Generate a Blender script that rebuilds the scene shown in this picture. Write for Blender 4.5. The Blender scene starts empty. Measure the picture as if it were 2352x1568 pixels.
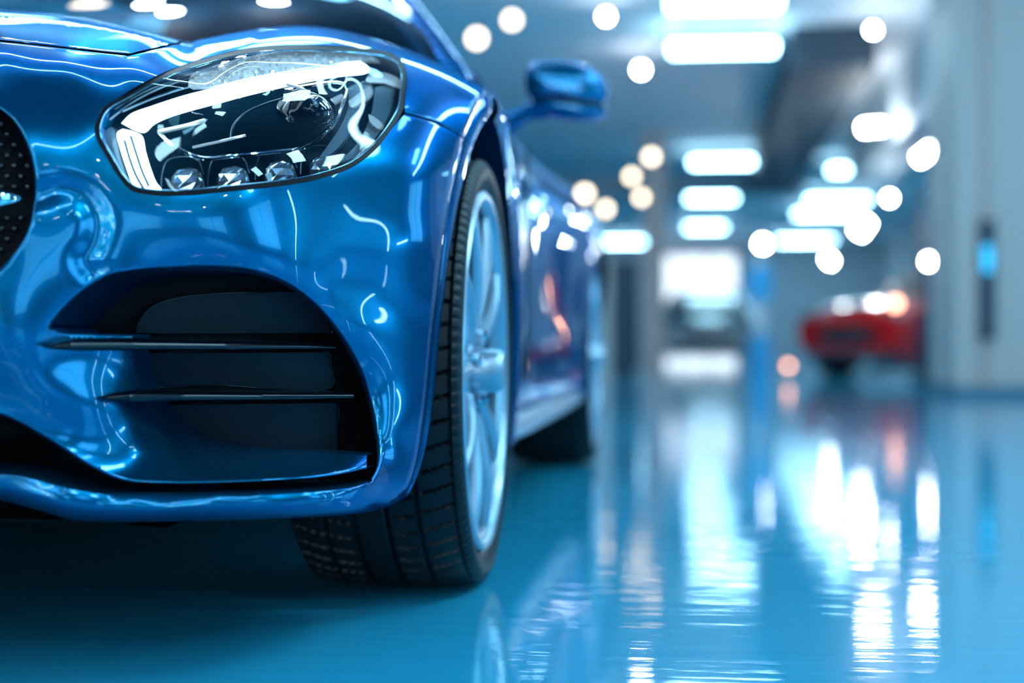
import bpy, math, random
import numpy as np
from mathutils import Vector, Matrix
from mathutils.geometry import delaunay_2d_cdt

random.seed(7)
rng = np.random.default_rng(7)
SC = bpy.context.scene
COL = SC.collection

# ------------------------------------------------------------------ camera
W, H = 2352, 1568
F = 3809.0                      # focal length in pixels
YAW = math.radians(6.2)
CAMZ = 0.384
CX, CY = 1176.0, 784.0
FWD = np.array([-math.sin(YAW), math.cos(YAW), 0.0])
RGT = np.array([math.cos(YAW), math.sin(YAW), 0.0])
UP = np.array([0.0, 0.0, 1.0])
CAM = np.array([0.0, 0.0, CAMZ])

def P(px, py, d):
    """world point seen at (px,py) at depth d (arrays allowed)"""
    px, py, d = np.broadcast_arrays(np.asarray(px, float), np.asarray(py, float), np.asarray(d, float))
    u = (px - CX) / F
    v = (CY - py) / F
    return CAM + d[..., None] * (FWD + u[..., None] * RGT + v[..., None] * UP)

def at_y(px, py, Y):
    u = (px - CX) / F
    d = Y / (FWD[1] + u * RGT[1])
    return P(px, py, d)

cam_data = bpy.data.cameras.new('camera')
cam = bpy.data.objects.new('camera', cam_data)
COL.objects.link(cam)
cam.location = CAM
cam.rotation_euler = (math.pi / 2, 0, YAW)
cam_data.sensor_width = 36.0
cam_data.lens = 36.0 * F / W
cam_data.clip_start = 0.05
cam_data.clip_end = 300
cam_data.dof.use_dof = True
cam_data.dof.focus_distance = 2.06
cam_data.dof.aperture_fstop = 1.85
SC.camera = cam

# ------------------------------------------------------------------ materials
MATS = {}
def mat(name, color=(0.5, 0.5, 0.5), metallic=0.0, rough=0.5, coat=0.0, coat_rough=0.02, emit=None, strength=0.0, spec=0.5, ior=1.5):
    m = bpy.data.materials.new(name)
    m.use_nodes = True
    b = m.node_tree.nodes['Principled BSDF']
    b.inputs['Base Color'].default_value = (*color, 1)
    b.inputs['Metallic'].default_value = metallic
    b.inputs['Roughness'].default_value = rough
    b.inputs['IOR'].default_value = ior
    b.inputs['Specular IOR Level'].default_value = spec
    b.inputs['Coat Weight'].default_value = coat
    b.inputs['Coat Roughness'].default_value = coat_rough
    if emit:
        b.inputs['Emission Color'].default_value = (*emit, 1)
        b.inputs['Emission Strength'].default_value = strength
    MATS[name] = m
    return m

def bump(m, scale, mapping, strength, dist=0.001, detail=3.0, kind='noise'):
    nt = m.node_tree
    tc = nt.nodes.new('ShaderNodeTexCoord')
    mp = nt.nodes.new('ShaderNodeMapping')
    mp.inputs['Scale'].default_value = mapping
    nz = nt.nodes.new('ShaderNodeTexNoise')
    nz.inputs['Scale'].default_value = scale
    nz.inputs['Detail'].default_value = detail
    bp = nt.nodes.new('ShaderNodeBump')
    bp.inputs['Strength'].default_value = strength
    bp.inputs['Distance'].default_value = dist
    nt.links.new(tc.outputs['Object'], mp.inputs['Vector'])
    nt.links.new(mp.outputs['Vector'], nz.inputs['Vector'])
    nt.links.new(nz.outputs['Fac'], bp.inputs['Height'])
    nt.links.new(bp.outputs['Normal'], nt.nodes['Principled BSDF'].inputs['Normal'])
    return m

def vary(m, c1, c2, scale, mapping=(1, 1, 1)):
    """slight procedural colour variation of a surface"""
    nt = m.node_tree
    tc = nt.nodes.new('ShaderNodeTexCoord')
    mp = nt.nodes.new('ShaderNodeMapping')
    mp.inputs['Scale'].default_value = mapping
    nz = nt.nodes.new('ShaderNodeTexNoise')
    nz.inputs['Scale'].default_value = scale
    rp = nt.nodes.new('ShaderNodeValToRGB')
    rp.color_ramp.elements[0].position = 0.35
    rp.color_ramp.elements[1].position = 0.65
    rp.color_ramp.elements[0].color = (*c1, 1)
    rp.color_ramp.elements[1].color = (*c2, 1)
    nt.links.new(tc.outputs['Object'], mp.inputs['Vector'])
    nt.links.new(mp.outputs['Vector'], nz.inputs['Vector'])
    nt.links.new(nz.outputs['Fac'], rp.inputs['Fac'])
    nt.links.new(rp.outputs['Color'], nt.nodes['Principled BSDF'].inputs['Base Color'])
    return m

def glass(name, tint, gloss=1.0, ior=1.5, rough=0.0):
    """thin clear pane: transparent body with a fresnel mirror coat"""
    m = bpy.data.materials.new(name)
    m.use_nodes = True
    nt = m.node_tree
    nt.nodes.clear()
    out = nt.nodes.new('ShaderNodeOutputMaterial')
    tr = nt.nodes.new('ShaderNodeBsdfTransparent')
    tr.inputs['Color'].default_value = (*tint, 1)
    gl = nt.nodes.new('ShaderNodeBsdfGlossy')
    gl.inputs['Roughness'].default_value = rough
    gl.inputs['Color'].default_value = (gloss, gloss, gloss, 1)
    fr = nt.nodes.new('ShaderNodeFresnel')
    fr.inputs['IOR'].default_value = ior
    mx = nt.nodes.new('ShaderNodeMixShader')
    nt.links.new(fr.outputs['Fac'], mx.inputs['Fac'])
    nt.links.new(tr.outputs['BSDF'], mx.inputs[1])
    nt.links.new(gl.outputs['BSDF'], mx.inputs[2])
    nt.links.new(mx.outputs['Shader'], out.inputs['Surface'])
    MATS[name] = m
    return m

mat('paint', (0.0, 0.185, 0.38), metallic=0.88, rough=0.25, coat=0.8, coat_rough=0.008, spec=0.0)
MATS['paint'].node_tree.nodes['Principled BSDF'].inputs['Specular Tint'].default_value = (0.05, 0.4, 0.9, 1)
mat('black_gloss', (0.003, 0.004, 0.007), rough=0.18)
mat('black_matte', (0.0025, 0.003, 0.005), rough=0.6, spec=0.2)
mat('mesh_dark', (0.002, 0.012, 0.022), rough=0.55, spec=0.4)
bump(MATS['mesh_dark'], 900, (1, 1, 1), 0.4, 0.0006)
mat('rubber', (0.006, 0.009, 0.012), rough=0.42, spec=0.32)
mat('gasket', (0.002, 0.003, 0.006), rough=0.5, spec=0.15)
mat('chrome', (0.82, 0.9, 0.95), metallic=1.0, rough=0.06)
mat('silver', (0.44, 0.57, 0.68), metallic=0.75, rough=0.3)
mat('disc', (0.35, 0.5, 0.6), metallic=1.0, rough=0.32)
mat('barrel', (0.05, 0.16, 0.26), metallic=0.7, rough=0.3)
mat('lamp_bowl', (0.002, 0.010, 0.018), rough=0.4, spec=0.0)
mat('lamp_grey', (0.09, 0.15, 0.2), metallic=0.85, rough=0.25)
mat('crystal', (0.80, 0.93, 1.0), metallic=0.55, rough=0.05, coat=1.0, emit=(0.6, 0.88, 1.0), strength=0.3)  # faint glow added to brighten crystals and reflectors beside the daytime strip
mat('reflector_grey', (0.13, 0.20, 0.25), metallic=0.5, rough=0.42)
mat('led_crystal', (0.75, 0.9, 1.0), metallic=0.8, rough=0.07, coat=1.0)
mat('drl', (0.9, 0.95, 1.0), rough=0.3, emit=(0.60, 0.88, 1.0), strength=4.0)
mat('trim_line', (0.25, 0.55, 0.75), metallic=0.9, rough=0.15)
glass('lens_glass', (0.93, 0.97, 1.0), 1.0, 1.45)
glass('dark_glass', (0.60, 0.80, 0.83), 0.9, 1.5)
glass('projector_glass', (0.25, 0.4, 0.5), 0.7, 1.5)

# ------------------------------------------------------------------ object helpers
ROOTS = {}
def thing(name, label, cat, loc=(0, 0, 0), group=None):
    o = bpy.data.objects.new(name, None)
    o.empty_display_size = 0.2
    o.location = loc
    COL.objects.link(o)
    o['label'] = label
    o['category'] = cat
    if group:
        o['group'] = group
    return o

def tag(o, label, cat, group=None):
    o['label'] = label
    o['category'] = cat
    if group:
        o['group'] = group
    return o

def origin_of(o):
    v = Vector((0, 0, 0))
    while o is not None:
        v = v + o.location
        o = o.parent
    return v

def mk(name, verts, faces, m, parent=None, smooth=True, normals=None, loc=None, label=None, sharp=None):
    verts = np.asarray(verts, float).reshape(-1, 3)
    base = np.array(origin_of(parent)) if parent is not None else np.zeros(3)
    off = np.array(loc) if loc is not None else base
    me = bpy.data.meshes.new(name)
    me.from_pydata((verts - off).tolist(), [], [list(map(int, f)) for f in faces])
    me.update()
    ms = m if isinstance(m, (list, tuple)) else [m]
    for x in ms:
        me.materials.append(MATS[x])
    if smooth:
        me.polygons.foreach_set('use_smooth', [True] * len(me.polygons))
        if sharp is not None:
            me.set_sharp_from_angle(angle=math.radians(sharp))
    if normals is not None:
        me.normals_split_custom_set_from_vertices([tuple(n) for n in normals])
    o = bpy.data.objects.new(name, me)
    COL.objects.link(o)
    if parent is not None:
        o.parent = parent
    o.location = tuple(off - base)
    if label:
        o['label'] = label
    return o

class MB:
    """collects several shapes of ONE part"""
    def __init__(s):
        s.v, s.f = [], []
    def add(s, v, f):
        n = len(s.v)
        s.v.extend([tuple(p) for p in np.asarray(v, float).reshape(-1, 3)])
        s.f.extend([[i + n for i in q] for q in f])
        return s
    def box(s, x0, x1, y0, y1, z0, z1):
        v = [(x, y, z) for z in (z0, z1) for y in (y0, y1) for x in (x0, x1)]
        return s.add(v, [(0, 2, 3, 1), (4, 5, 7, 6), (0, 1, 5, 4), (2, 6, 7, 3), (0, 4, 6, 2), (1, 3, 7, 5)])
    def grid(s, G, close_u=False, close_v=False):
        G = np.asarray(G, float)
        a, b = G.shape[:2]
        f = []
        for i in range(a if close_u else a - 1):
            for j in range(b if close_v else b - 1):
                i2, j2 = (i + 1) % a, (j + 1) % b
                f.append((i * b + j, i * b + j2, i2 * b + j2, i2 * b + j))
        return s.add(G.reshape(-1, 3), f)
    def tube(s, pts, r, n=10, cap=True):
        pts = np.asarray(pts, float)
        k = len(pts)
        rr = np.broadcast_to(np.asarray(r, float), (k,))
        T = np.gradient(pts, axis=0)
        T /= np.linalg.norm(T, axis=1)[:, None] + 1e-12
        ref = np.array([0.0, 0.0, 1.0])
        if abs(T[0] @ ref) > 0.9:
            ref = np.array([1.0, 0.0, 0.0])
        G = []
        for i in range(k):
            a = np.cross(T[i], ref)
            a /= np.linalg.norm(a) + 1e-12
            b = np.cross(T[i], a)
            ref = -b if i else ref
            ref = np.cross(a, T[i])
            G.append([pts[i] + rr[i] * (math.cos(t) * a + math.sin(t) * b) for t in np.linspace(0, 2 * math.pi, n, endpoint=False)])
        base = len(s.v)
        s.grid(G, close_v=True)
        if cap:
            s.f.append([base + j for j in range(n)][::-1])
            s.f.append([base + (k - 1) * n + j for j in range(n)])
        return s
    def ellipsoid(s, c, r, nu=16, nv=10):
        G = [[(c[0] + r[0] * math.sin(b) * math.cos(a), c[1] + r[1] * math.sin(b) * math.sin(a), c[2] + r[2] * math.cos(b))
              for a in np.linspace(0, 2 * math.pi, nu, endpoint=False)] for b in np.linspace(0.001, math.pi - 0.001, nv)]
        return s.grid(G, close_v=True)
    def lathe_x(s, c, prof, n=64, a0=0.0, a1=2 * math.pi):
        """profile (x offset, radius) turned about the X axis through c"""
        full = abs(a1 - a0 - 2 * math.pi) < 1e-6
        A = np.linspace(a0, a1, n, endpoint=not full)
        G = [[(c[0] + x, c[1] + r * math.cos(a), c[2] + r * math.sin(a)) for x, r in prof] for a in A]
        return s.grid(G, close_u=full)
    def build(s, name, m, parent=None, smooth=True, sharp=35, loc=None, label=None):
        return mk(name, s.v, s.f, m, parent, smooth, None, loc, label, sharp if smooth else None)

def cr(pts, spacing=5.0, closed=False):
    """Catmull-Rom through pts, resampled at about `spacing`"""
    p = np.asarray(pts, float)
    if len(p) < 3:
        n = max(1, int(np.linalg.norm(p[-1] - p[0]) / spacing))
        return np.array([p[0] + (p[-1] - p[0]) * t for t in np.linspace(0, 1, n + 1)])
    q = np.vstack([2 * p[0] - p[1], p, 2 * p[-1] - p[-2]])
    out = []
    for i in range(1, len(q) - 2):
        a, b, c, d = q[i - 1], q[i], q[i + 1], q[i + 2]
        n = max(1, int(np.linalg.norm(c - b) / spacing))
        for t in np.linspace(0, 1, n, endpoint=False):
            # centripetal-like tangents
            l0, l1, l2 = [max(1e-9, np.linalg.norm(x)) ** 0.5 for x in (b - a, c - b, d - c)]
            m1 = (c - b) + l1 * ((b - a) / l0 - (c - a) / (l0 + l1))
            m2 = (c - b) + l1 * ((d - c) / l2 - (d - b) / (l1 + l2))
            h00 = 2 * t**3 - 3 * t**2 + 1
            h10 = t**3 - 2 * t**2 + t
            h01 = -2 * t**3 + 3 * t**2
            h11 = t**3 - t**2
            out.append(h00 * b + h10 * m1 + h01 * c + h11 * m2)
    out.append(p[-1])
    return np.array(out)

def seg_dist(Q, A, B, chunk=4000):
    """distance of Q to polyline segments A->B, signed by side of the nearest segment"""
    out = np.empty(len(Q)); sg = np.empty(len(Q))
    D = B - A
    L2 = (D**2).sum(1) + 1e-12
    for s in range(0, len(Q), chunk):
        q = Q[s:s + chunk, None, :]
        t = np.clip(((q - A) * D).sum(2) / L2, 0, 1)
        C = A + t[..., None] * D
        e = q - C
        d2 = (e**2).sum(2)
        k = d2.argmin(1)
        r = np.arange(len(k))
        out[s:s + chunk] = np.sqrt(d2[r, k])
        cross = D[k, 0] * e[r, k, 1] - D[k, 1] * e[r, k, 0]
        sg[s:s + chunk] = np.sign(cross)
    return out, sg

def inside(Q, poly):
    x, y = Q[:, 0], Q[:, 1]
    c = np.zeros(len(Q), bool)
    a = poly
    b = np.roll(poly, -1, 0)
    for (x0, y0), (x1, y1) in zip(a, b):
        if y0 == y1:
            continue
        k = ((y0 > y) != (y1 > y)) & (x < (x1 - x0) * (y - y0) / (y1 - y0) + x0)
        c ^= k
    return c

class RBF:
    def __init__(s, pts, lam=4e-5):
        p = np.asarray(pts, float)
        s.c = p[:, :2] / 1000.0
        n = len(p)
        R = np.linalg.norm(s.c[:, None] - s.c[None], axis=2)
        K = R**3 + lam * np.eye(n)
        Q = np.hstack([np.ones((n, 1)), s.c])
        A = np.zeros((n + 3, n + 3))
        A[:n, :n] = K; A[:n, n:] = Q; A[n:, :n] = Q.T
        b = np.zeros(n + 3); b[:n] = p[:, 2]
        s.w = np.linalg.solve(A, b)
    def __call__(s, Q):
        q = np.asarray(Q, float).reshape(-1, 2) / 1000.0
        out = np.empty(len(q))
        for i in range(0, len(q), 4000):
            z = q[i:i + 4000]
            R = np.linalg.norm(z[:, None] - s.c[None], axis=2)
            out[i:i + 4000] = R**3 @ s.w[:-3] + s.w[-3] + z @ s.w[-2:]
        return out

# ------------------------------------------------------------------ the sheet-metal surface of the car's nose
# control points: place on the photograph -> distance from the camera in metres
CTRL = [
 # nose left of the frame towards the car's centre line
 (-1195, -20, 2.45), (-1195, 60, 1.93), (-1195, 160, 1.80), (-1195, 450, 1.76), (-1195, 745, 1.77), (-1195, 930, 1.80), (-1195, 1150, 1.77),
 (-500, -10, 2.42), (-500, 66, 1.94), (-500, 165, 1.81), (-500, 450, 1.77), (-500, 740, 1.78), (-500, 930, 1.81), (-500, 1120, 1.78),
 (-200, 10, 2.40), (-200, 80, 1.97), (-200, 180, 1.82), (-200, 720, 1.785), (-200, 940, 1.815), (-200, 1100, 1.785),
 # column near x = 0..150
 (0, 22, 2.38), (0, 60, 2.12), (0, 95, 2.0), (0, 160, 1.90), (0, 250, 1.835), (80, 430, 1.816), (0, 430, 1.798), (0, 610, 1.792), (0, 780, 1.79),
 (0, 850, 1.80), (0, 950, 1.815), (0, 1090, 1.79), (0, 1145, 1.80),
 (100, 620, 1.81), (100, 780, 1.812), (110, 900, 1.82), (100, 1000, 1.83), (100, 1120, 1.80),
 (150, 120, 1.99), (150, 190, 1.900), (150, 300, 1.848), (200, 430, 1.838), (200, 600, 1.832),
 (190, 42, 2.36), (190, 80, 2.15),
 # column x = 220..350
 (225, 185, 1.925), (300, 140, 2.02), (235, 250, 1.883),
 (320, 445, 1.862), (320, 590, 1.860), (300, 690, 1.866), (190, 715, 1.838), (300, 200, 1.94), (380, 60, 2.40), (430, 95, 2.36),
 # scoop below the intake
 (150, 830, 1.835), (230, 830, 1.868), (300, 840, 1.92), (210, 930, 1.85), (290, 930, 1.905), (350, 930, 1.975), (200, 1040, 1.85), (300, 1040, 1.895), (400, 1000, 1.98),
 (300, 1105, 1.868), (450, 1105, 1.872), (450, 1060, 1.945), (470, 1015, 2.015), (600, 1104, 1.89), (600, 1065, 1.965), (600, 1032, 2.03), (740, 1094, 1.935), (740, 1065, 1.985), (740, 1038, 2.05),
 (845, 1075, 2.005), (845, 1040, 2.06),
 # splitter lip
 (160, 1150, 1.805), (300, 1137, 1.835), (500, 1132, 1.85), (700, 1123, 1.89), (300, 1165, 1.835), (500, 1165, 1.85), (700, 1155, 1.89), (200, 1195, 1.825), (400, 1194, 1.85), (600, 1190, 1.875), (760, 1183, 1.925),
 # column x = 400..520
 (400, 110, 2.2), (440, 150, 2.06), (450, 280, 1.945), (440, 445, 1.886), (440, 540, 1.880), (440, 605, 1.888),
 (560, 76, 2.36), (560, 112, 2.15), (560, 200, 2.04), (560, 320, 1.955), (560, 440, 1.912), (560, 530, 1.905), (560, 615, 1.912),
 # column x = 650..760
 (680, 66, 2.40), (680, 105, 2.21), (680, 200, 2.09), (680, 320, 2.005), (680, 430, 1.965), (680, 540, 1.952), (690, 660, 1.965),
 (790, 76, 2.44), (790, 108, 2.29), (790, 200, 2.17), (790, 320, 2.075), (790, 420, 2.035), (790, 540, 2.02), (780, 660, 2.025), (790, 760, 2.035),
 # column x = 850..1000
 (900, 105, 2.50), (900, 140, 2.36), (900, 220, 2.265), (900, 320, 2.165), (900, 430, 2.12), (900, 560, 2.098), (890, 700, 2.105), (880, 850, 2.105), (890, 980, 2.10), (890, 1100, 2.08), (880, 1160, 2.075),
 (1000, 142, 2.56), (1000, 190, 2.44), (1000, 270, 2.34), (1000, 400, 2.245), (985, 540, 2.19), (970, 680, 2.18), (960, 820, 2.18), (950, 980, 2.165), (925, 1110, 2.125),
 # along the wheel arch
 (1118, 206, 2.60), (1090, 250, 2.52), (1062, 325, 2.42), (1038, 440, 2.32), (1018, 580, 2.255), (1000, 740, 2.235), (988, 880, 2.225), (975, 990, 2.21), (962, 1060, 2.19), (930, 1140, 2.14),
]
S = RBF(CTRL)

ROLLS = []                      # (A, B, sign, radius px, depth m): edges that turn away from the viewer
GROOVE = cr([(84, 452), (135, 436), (190, 452), (222, 500), (216, 556), (196, 596), (214, 622)], 6)
def D0(Q):
    return S(Q)
def D(Q):
    Q = np.asarray(Q, float).reshape(-1, 2)
    d = S(Q)
    k = np.where((Q[:, 0] > 0) & (Q[:, 0] < 330) & (Q[:, 1] > 340) & (Q[:, 1] < 720))[0]
    if len(k):      # pressed groove beside the grille
        t, _ = seg_dist(Q[k], GROOVE[:-1], GROOVE[1:])
        d[k] += 0.008 * np.exp(-(t / 30.0) ** 2)
    for A, B, sg, R, dep in ROLLS:
        lo = np.minimum(A.min(0), B.min(0)) - R
        hi = np.maximum(A.max(0), B.max(0)) + R
        k = np.where(((Q > lo) & (Q < hi)).all(1))[0]
        if len(k) == 0:
            continue
        t, side = seg_dist(Q[k], A, B)
        t = np.where(side * sg > 0, t, np.where(t < 3.0, 0.0, 1e9))
        x = np.clip(1 - t / R, 0, 1)
        d[k] += dep * (1 - np.sqrt(np.clip(1 - 0.97 * x * x, 0, 1))) / (1 - math.sqrt(0.03))
    return d

def loop_of(segs):
    """segs: list of (points, opts); returns the closed outline and each segment's slice"""
    out, sl = [], []
    for pts, o in segs:
        s = cr(pts, o.get('sp', 5.0)) if o.get('smooth', True) else np.vstack([cr(pts[i:i + 2], o.get('sp', 5.0))[(1 if i else 0):] for i in range(len(pts) - 1)])
        if out and np.linalg.norm(s[0] - out[-1]) < 0.8:
            st = len(out) - 1
            out.extend(s[1:])
        else:
            st = len(out)
            out.extend(s)
        sl.append((st, len(out) - 1))
    L = np.array(out)
    if np.linalg.norm(L[0] - L[-1]) < 0.8:
        L = L[:-1]
        sl[-1] = (sl[-1][0], len(L))          # wraps to 0
    return L, sl

def area(L):
    x, y = L[:, 0], L[:, 1]
    return 0.5 * (x * np.roll(y, -1) - np.roll(x, -1) * y).sum()

def add_rolls(segs):
    L, sl = loop_of(segs)
    sg = np.sign(area(L))
    for (a, b), (pts, o) in zip(sl, segs):
        if 'roll' in o:
            p = cr(pts, 1.3) if o.get('smooth', True) else L[[i % len(L) for i in range(a, b + 1)]]
            ROLLS.append((p[:-1].copy(), p[1:].copy(), sg, o['roll'][0], o['roll'][1]))

def triangulate(L, step, extra=None, holes=()):
    lo, hi = L.min(0), L.max(0)
    xs = np.arange(lo[0] + step / 2, hi[0], step)
    ys = np.arange(lo[1] + step / 2, hi[1], step * 0.87)
    G = np.array([(x + (step / 2 if j % 2 else 0), y) for j, y in enumerate(ys) for x in xs])
    A, B = L, np.roll(L, -1, 0)
    for h in holes:
        A = np.vstack([A, h]); B = np.vstack([B, np.roll(h, -1, 0)])
    if len(G):
        G = G[inside(G, L)]
        for h in holes:
            G = G[~inside(G, h)]
    if len(G):
        t, _ = seg_dist(G, A, B)
        G = G[t > step * 0.55]
    if extra is not None and len(extra):
        E = extra[inside(extra, L)]
        if len(E):
            t, _ = seg_dist(E, A, B)
            E = E[t > 0.9]
        if len(E) and len(G):
            # drop grid points close to an extra point
            keep = np.ones(len(G), bool)
            for i in range(0, len(G), 2000):
                g = G[i:i + 2000]
                d2 = ((g[:, None] - E[None])**2).sum(2).min(1)
                keep[i:i + 2000] = d2 > (step * 0.45)**2
            G = G[keep]
        G = np.vstack([G, E]) if len(G) else E
    V = [Vector(p) for p in L]
    loops = [list(range(len(L)))]
    for h in holes:
        n = len(V)
        V += [Vector(p) for p in h]
        loops.append(list(range(n, n + len(h))))
    edges = [(lp[i], lp[(i + 1) % len(lp)]) for lp in loops for i in range(len(lp))]
    V += [Vector(p) for p in G]
    vo, eo, fo, ov, oe, of = delaunay_2d_cdt(V, edges, [], 0, 1e-5)
    vo = np.array([tuple(v) for v in vo])
    fo = np.array([f for f in fo if len(f) == 3])
    c = vo[fo].mean(1)
    k = inside(c, L)
    for h in holes:
        k &= ~inside(c, h)
    return vo, fo[k]

def surf_normals(Q, Df, e=0.6):
    px = P(Q[:, 0] + e, Q[:, 1], Df(Q + [e, 0])) - P(Q[:, 0] - e, Q[:, 1], Df(Q - [e, 0]))
    py = P(Q[:, 0], Q[:, 1] + e, Df(Q + [0, e])) - P(Q[:, 0], Q[:, 1] - e, Df(Q - [0, e]))
    n = np.cross(py, px)
    n /= np.linalg.norm(n, axis=1)[:, None] + 1e-15
    ray = P(Q[:, 0], Q[:, 1], np.ones(len(Q))) - CAM
    flip = (n * ray).sum(1) > 0
    n[flip] *= -1
    return n

def patch(name, segs, m, parent, Df=D, step=9.0, mirror=False, holes=(), jitter=0.0, flat=False, clampx=None, label=None, ret_mat=None):
    """a sheet over an outline, lying at the distance Df; segments may turn back into the car ('ret': (vector, depth))"""
    L, sl = loop_of(segs)
    if area(L) < 0:
        pass
    extra = []
    n = len(L)
    tang = np.roll(L, -1, 0) - np.roll(L, 1, 0)
    tang /= np.linalg.norm(tang, axis=1)[:, None] + 1e-9
    nin = np.stack([-tang[:, 1], tang[:, 0]], 1) * np.sign(area(L))
    for (a, b), (pts, o) in zip(sl, segs):
        if 'roll' in o:
            R = o['roll'][0]
            idx = [i % n for i in range(a, b + 1)]
            for f in (0.06, 0.16, 0.3, 0.5, 0.75, 1.05):
                if R * f > 1.0:
                    extra.append(L[idx][::1 if R * f < 6 else 2] + nin[idx][::1 if R * f < 6 else 2] * R * f)
    extra = np.vstack(extra) if extra else None
    vo, fo = triangulate(L, step, extra, holes)
    d = Df(vo)
    if jitter:
        d = d + rng.uniform(-jitter, jitter, len(d))
    V = P(vo[:, 0], vo[:, 1], d)
    N = surf_normals(vo, Df)
    # face orientation towards the viewer
    a, b, c = V[fo[:, 0]], V[fo[:, 1]], V[fo[:, 2]]
    fn = np.cross(b - a, c - a)
    fl = (fn * (a - CAM)).sum(1) > 0
    fo[fl] = fo[fl][:, ::-1]
    V, N, FF = list(map(tuple, V)), list(map(tuple, N)), [list(f) for f in fo]
    nmain = len(FF)
    for (a, b), (pts, o) in zip(sl, segs):
        if 'ret' not in o:
            continue
        vec, steps = np.array(o['ret'][0], float), o['ret'][1]
        idx = [i % n for i in range(a, b + 1)]
        q = L[idx]
        E = P(q[:, 0], q[:, 1], Df(q))
        T = np.gradient(E, axis=0)
        rn = np.cross(T, vec)
        rn /= np.linalg.norm(rn, axis=1)[:, None] + 1e-12
        mid = P(q[:, 0] - nin[idx][:, 0] * 4, q[:, 1] - nin[idx][:, 1] * 4, Df(q)) - E
        s = np.sign((rn * mid).sum(1).mean())
        rn *= s
        base = len(V)
        k = len(idx)
        for t in (0.0, steps):
            V += list(map(tuple, E + vec * t)); N += list(map(tuple, rn))
        for i in range(k - 1):
            f = [base + i, base + i + 1, base + k + i + 1, base + k + i]
            p0, p1, p2 = (np.array(V[f[j]]) for j in range(3))
            if np.cross(p1 - p0, p2 - p0) @ rn[i] < 0:
                f = f[::-1]
            FF.append(f)
    V = np.array(V); N = np.array(N)
    if clampx is not None:
        V[:, 0] = np.maximum(V[:, 0], clampx)
    if mirror:
        k = len(V)
        V2 = V.copy(); V2[:, 0] = 2 * clampx - V2[:, 0]
        N2 = N.copy(); N2[:, 0] *= -1
        V = np.vstack([V, V2]); N = np.vstack([N, N2])
        FF = FF + [[i + k for i in f][::-1] for f in FF]
    o = mk(name, V, FF, m if not ret_mat else [m, ret_mat], parent, smooth=not flat, normals=None if flat else N, label=label)
    if ret_mat:
        for i, p in enumerate(o.data.polygons):
            p.material_index = 1 if (i % (len(FF) // (2 if mirror else 1))) >= nmain else 0
    return o

def px_tube(mb, pts, off, r, n=8, sp=6.0):
    q = cr(pts, sp)
    return mb.tube(P(q[:, 0], q[:, 1], D0(q) + off), r, n)

# ================================================================== THE CAR
XC = -1.28
HUB = np.array([0.0, 2.60, 0.338])
car = thing('sports_car', 'glossy metallic blue sports car with lit headlight, parked on the shiny floor', 'car', (XC, 2.6, 0))
BACK = (0, 1, 0)

# ---- outlines on the photograph
HL_TOP = [(221, 322), (216, 292), (234, 247), (299, 207), (370, 169), (452, 139), (554, 113), (656, 103), (758, 105), (843, 111), (898, 121), (925, 141), (935, 178), (931, 225), (926, 252)]
HL_BOT = [(926, 252), (904, 292), (860, 346), (809, 384), (741, 409), (656, 426), (520, 441), (418, 450), (343, 448), (302, 438), (272, 407), (245, 363), (221, 322)]
GRILLE = [(-1195, 160), (-500, 165), (-200, 182), (-80, 212), (0, 251), (30, 277), (52, 312), (69, 356), (78, 400), (80, 435), (75, 482), (62, 530), (40, 570), (0, 616), (-80, 675), (-200, 712), (-500, 735), (-1195, 742)]
SHUT_HOOD = [(-1195, 62), (-500, 70), (-200, 82), (0, 96), (150, 112), (250, 124), (292, 128)]
ARCH = [(930, 1140), (945, 1112), (962, 1060), (975, 990), (988, 880), (1000, 740), (1018, 580), (1038, 440), (1062, 331)]
LIP = [(120, 750), (148, 716), (185, 680), (238, 643), (300, 627), (400, 621), (490, 620), (570, 627), (650, 653), (720, 703), (780, 778), (825, 865), (852, 960), (865, 1050), (860, 1082), (848, 1102)]
CREST = [(292, 128), (340, 117), (430, 97), (520, 79), (600, 66), (680, 60), (760, 66), (850, 86), (950, 119), (1040, 160), (1118, 205)]
TONGUE_IN = [(842, 1046), (700, 1036), (550, 1026), (450, 1003), (385, 960), (340, 905), (312, 850), (303, 800), (305, 768)]
LOW = [(-1195, 930), (-500, 925), (-200, 930), (0, 955), (100, 1005), (200, 1068), (270, 1101), (330, 1110), (600, 1105), (760, 1092), (842, 1076)]

bumper_segs = [
    (LOW, {'roll': (9, 0.010), 'ret': (BACK, 0.10)}),
    ([(842, 1076), (842, 1046)], {}),
    (TONGUE_IN, {'ret': (BACK, 0.06)}),
    ([(305, 768), (200, 765), (142, 761), (120, 750)], {'roll': (8, 0.008), 'ret': (BACK, 0.12)}),
    (LIP, {'roll': (13, 0.016), 'ret': (BACK, 0.16)}),
    ([(848, 1102), (868, 1172)], {}),
    ([(868, 1172), (900, 1160), (930, 1140)], {'roll': (30, 0.04), 'ret': (BACK, 0.06)}),
    (ARCH, {'roll': (16, 0.022)}),
    ([(1062, 331), (1062, 318), (1010, 288), (960, 270), (930, 262)], {'roll': (6, 0.006), 'ret': (BACK, 0.03)}),
    ([(930, 262)] + HL_BOT[1:], {'ret': (BACK, 0.05)}),
    ([(221, 322), (216, 292), (234, 247)], {'ret': (BACK, 0.05)}),
    ([(234, 247), (240, 190), (292, 128)], {}),
    (SHUT_HOOD[::-1], {'roll': (4, 0.004), 'ret': (BACK, 0.03), 'sp': 8}),
    ([(-1195, 62), (-1195, 160)], {'sp': 20}),
    (GRILLE, {'roll': (9, 0.006), 'ret': (BACK, 0.08), 'sp': 8}),
    ([(-1195, 742), (-1195, 930)], {'sp': 20}),
]
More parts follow.
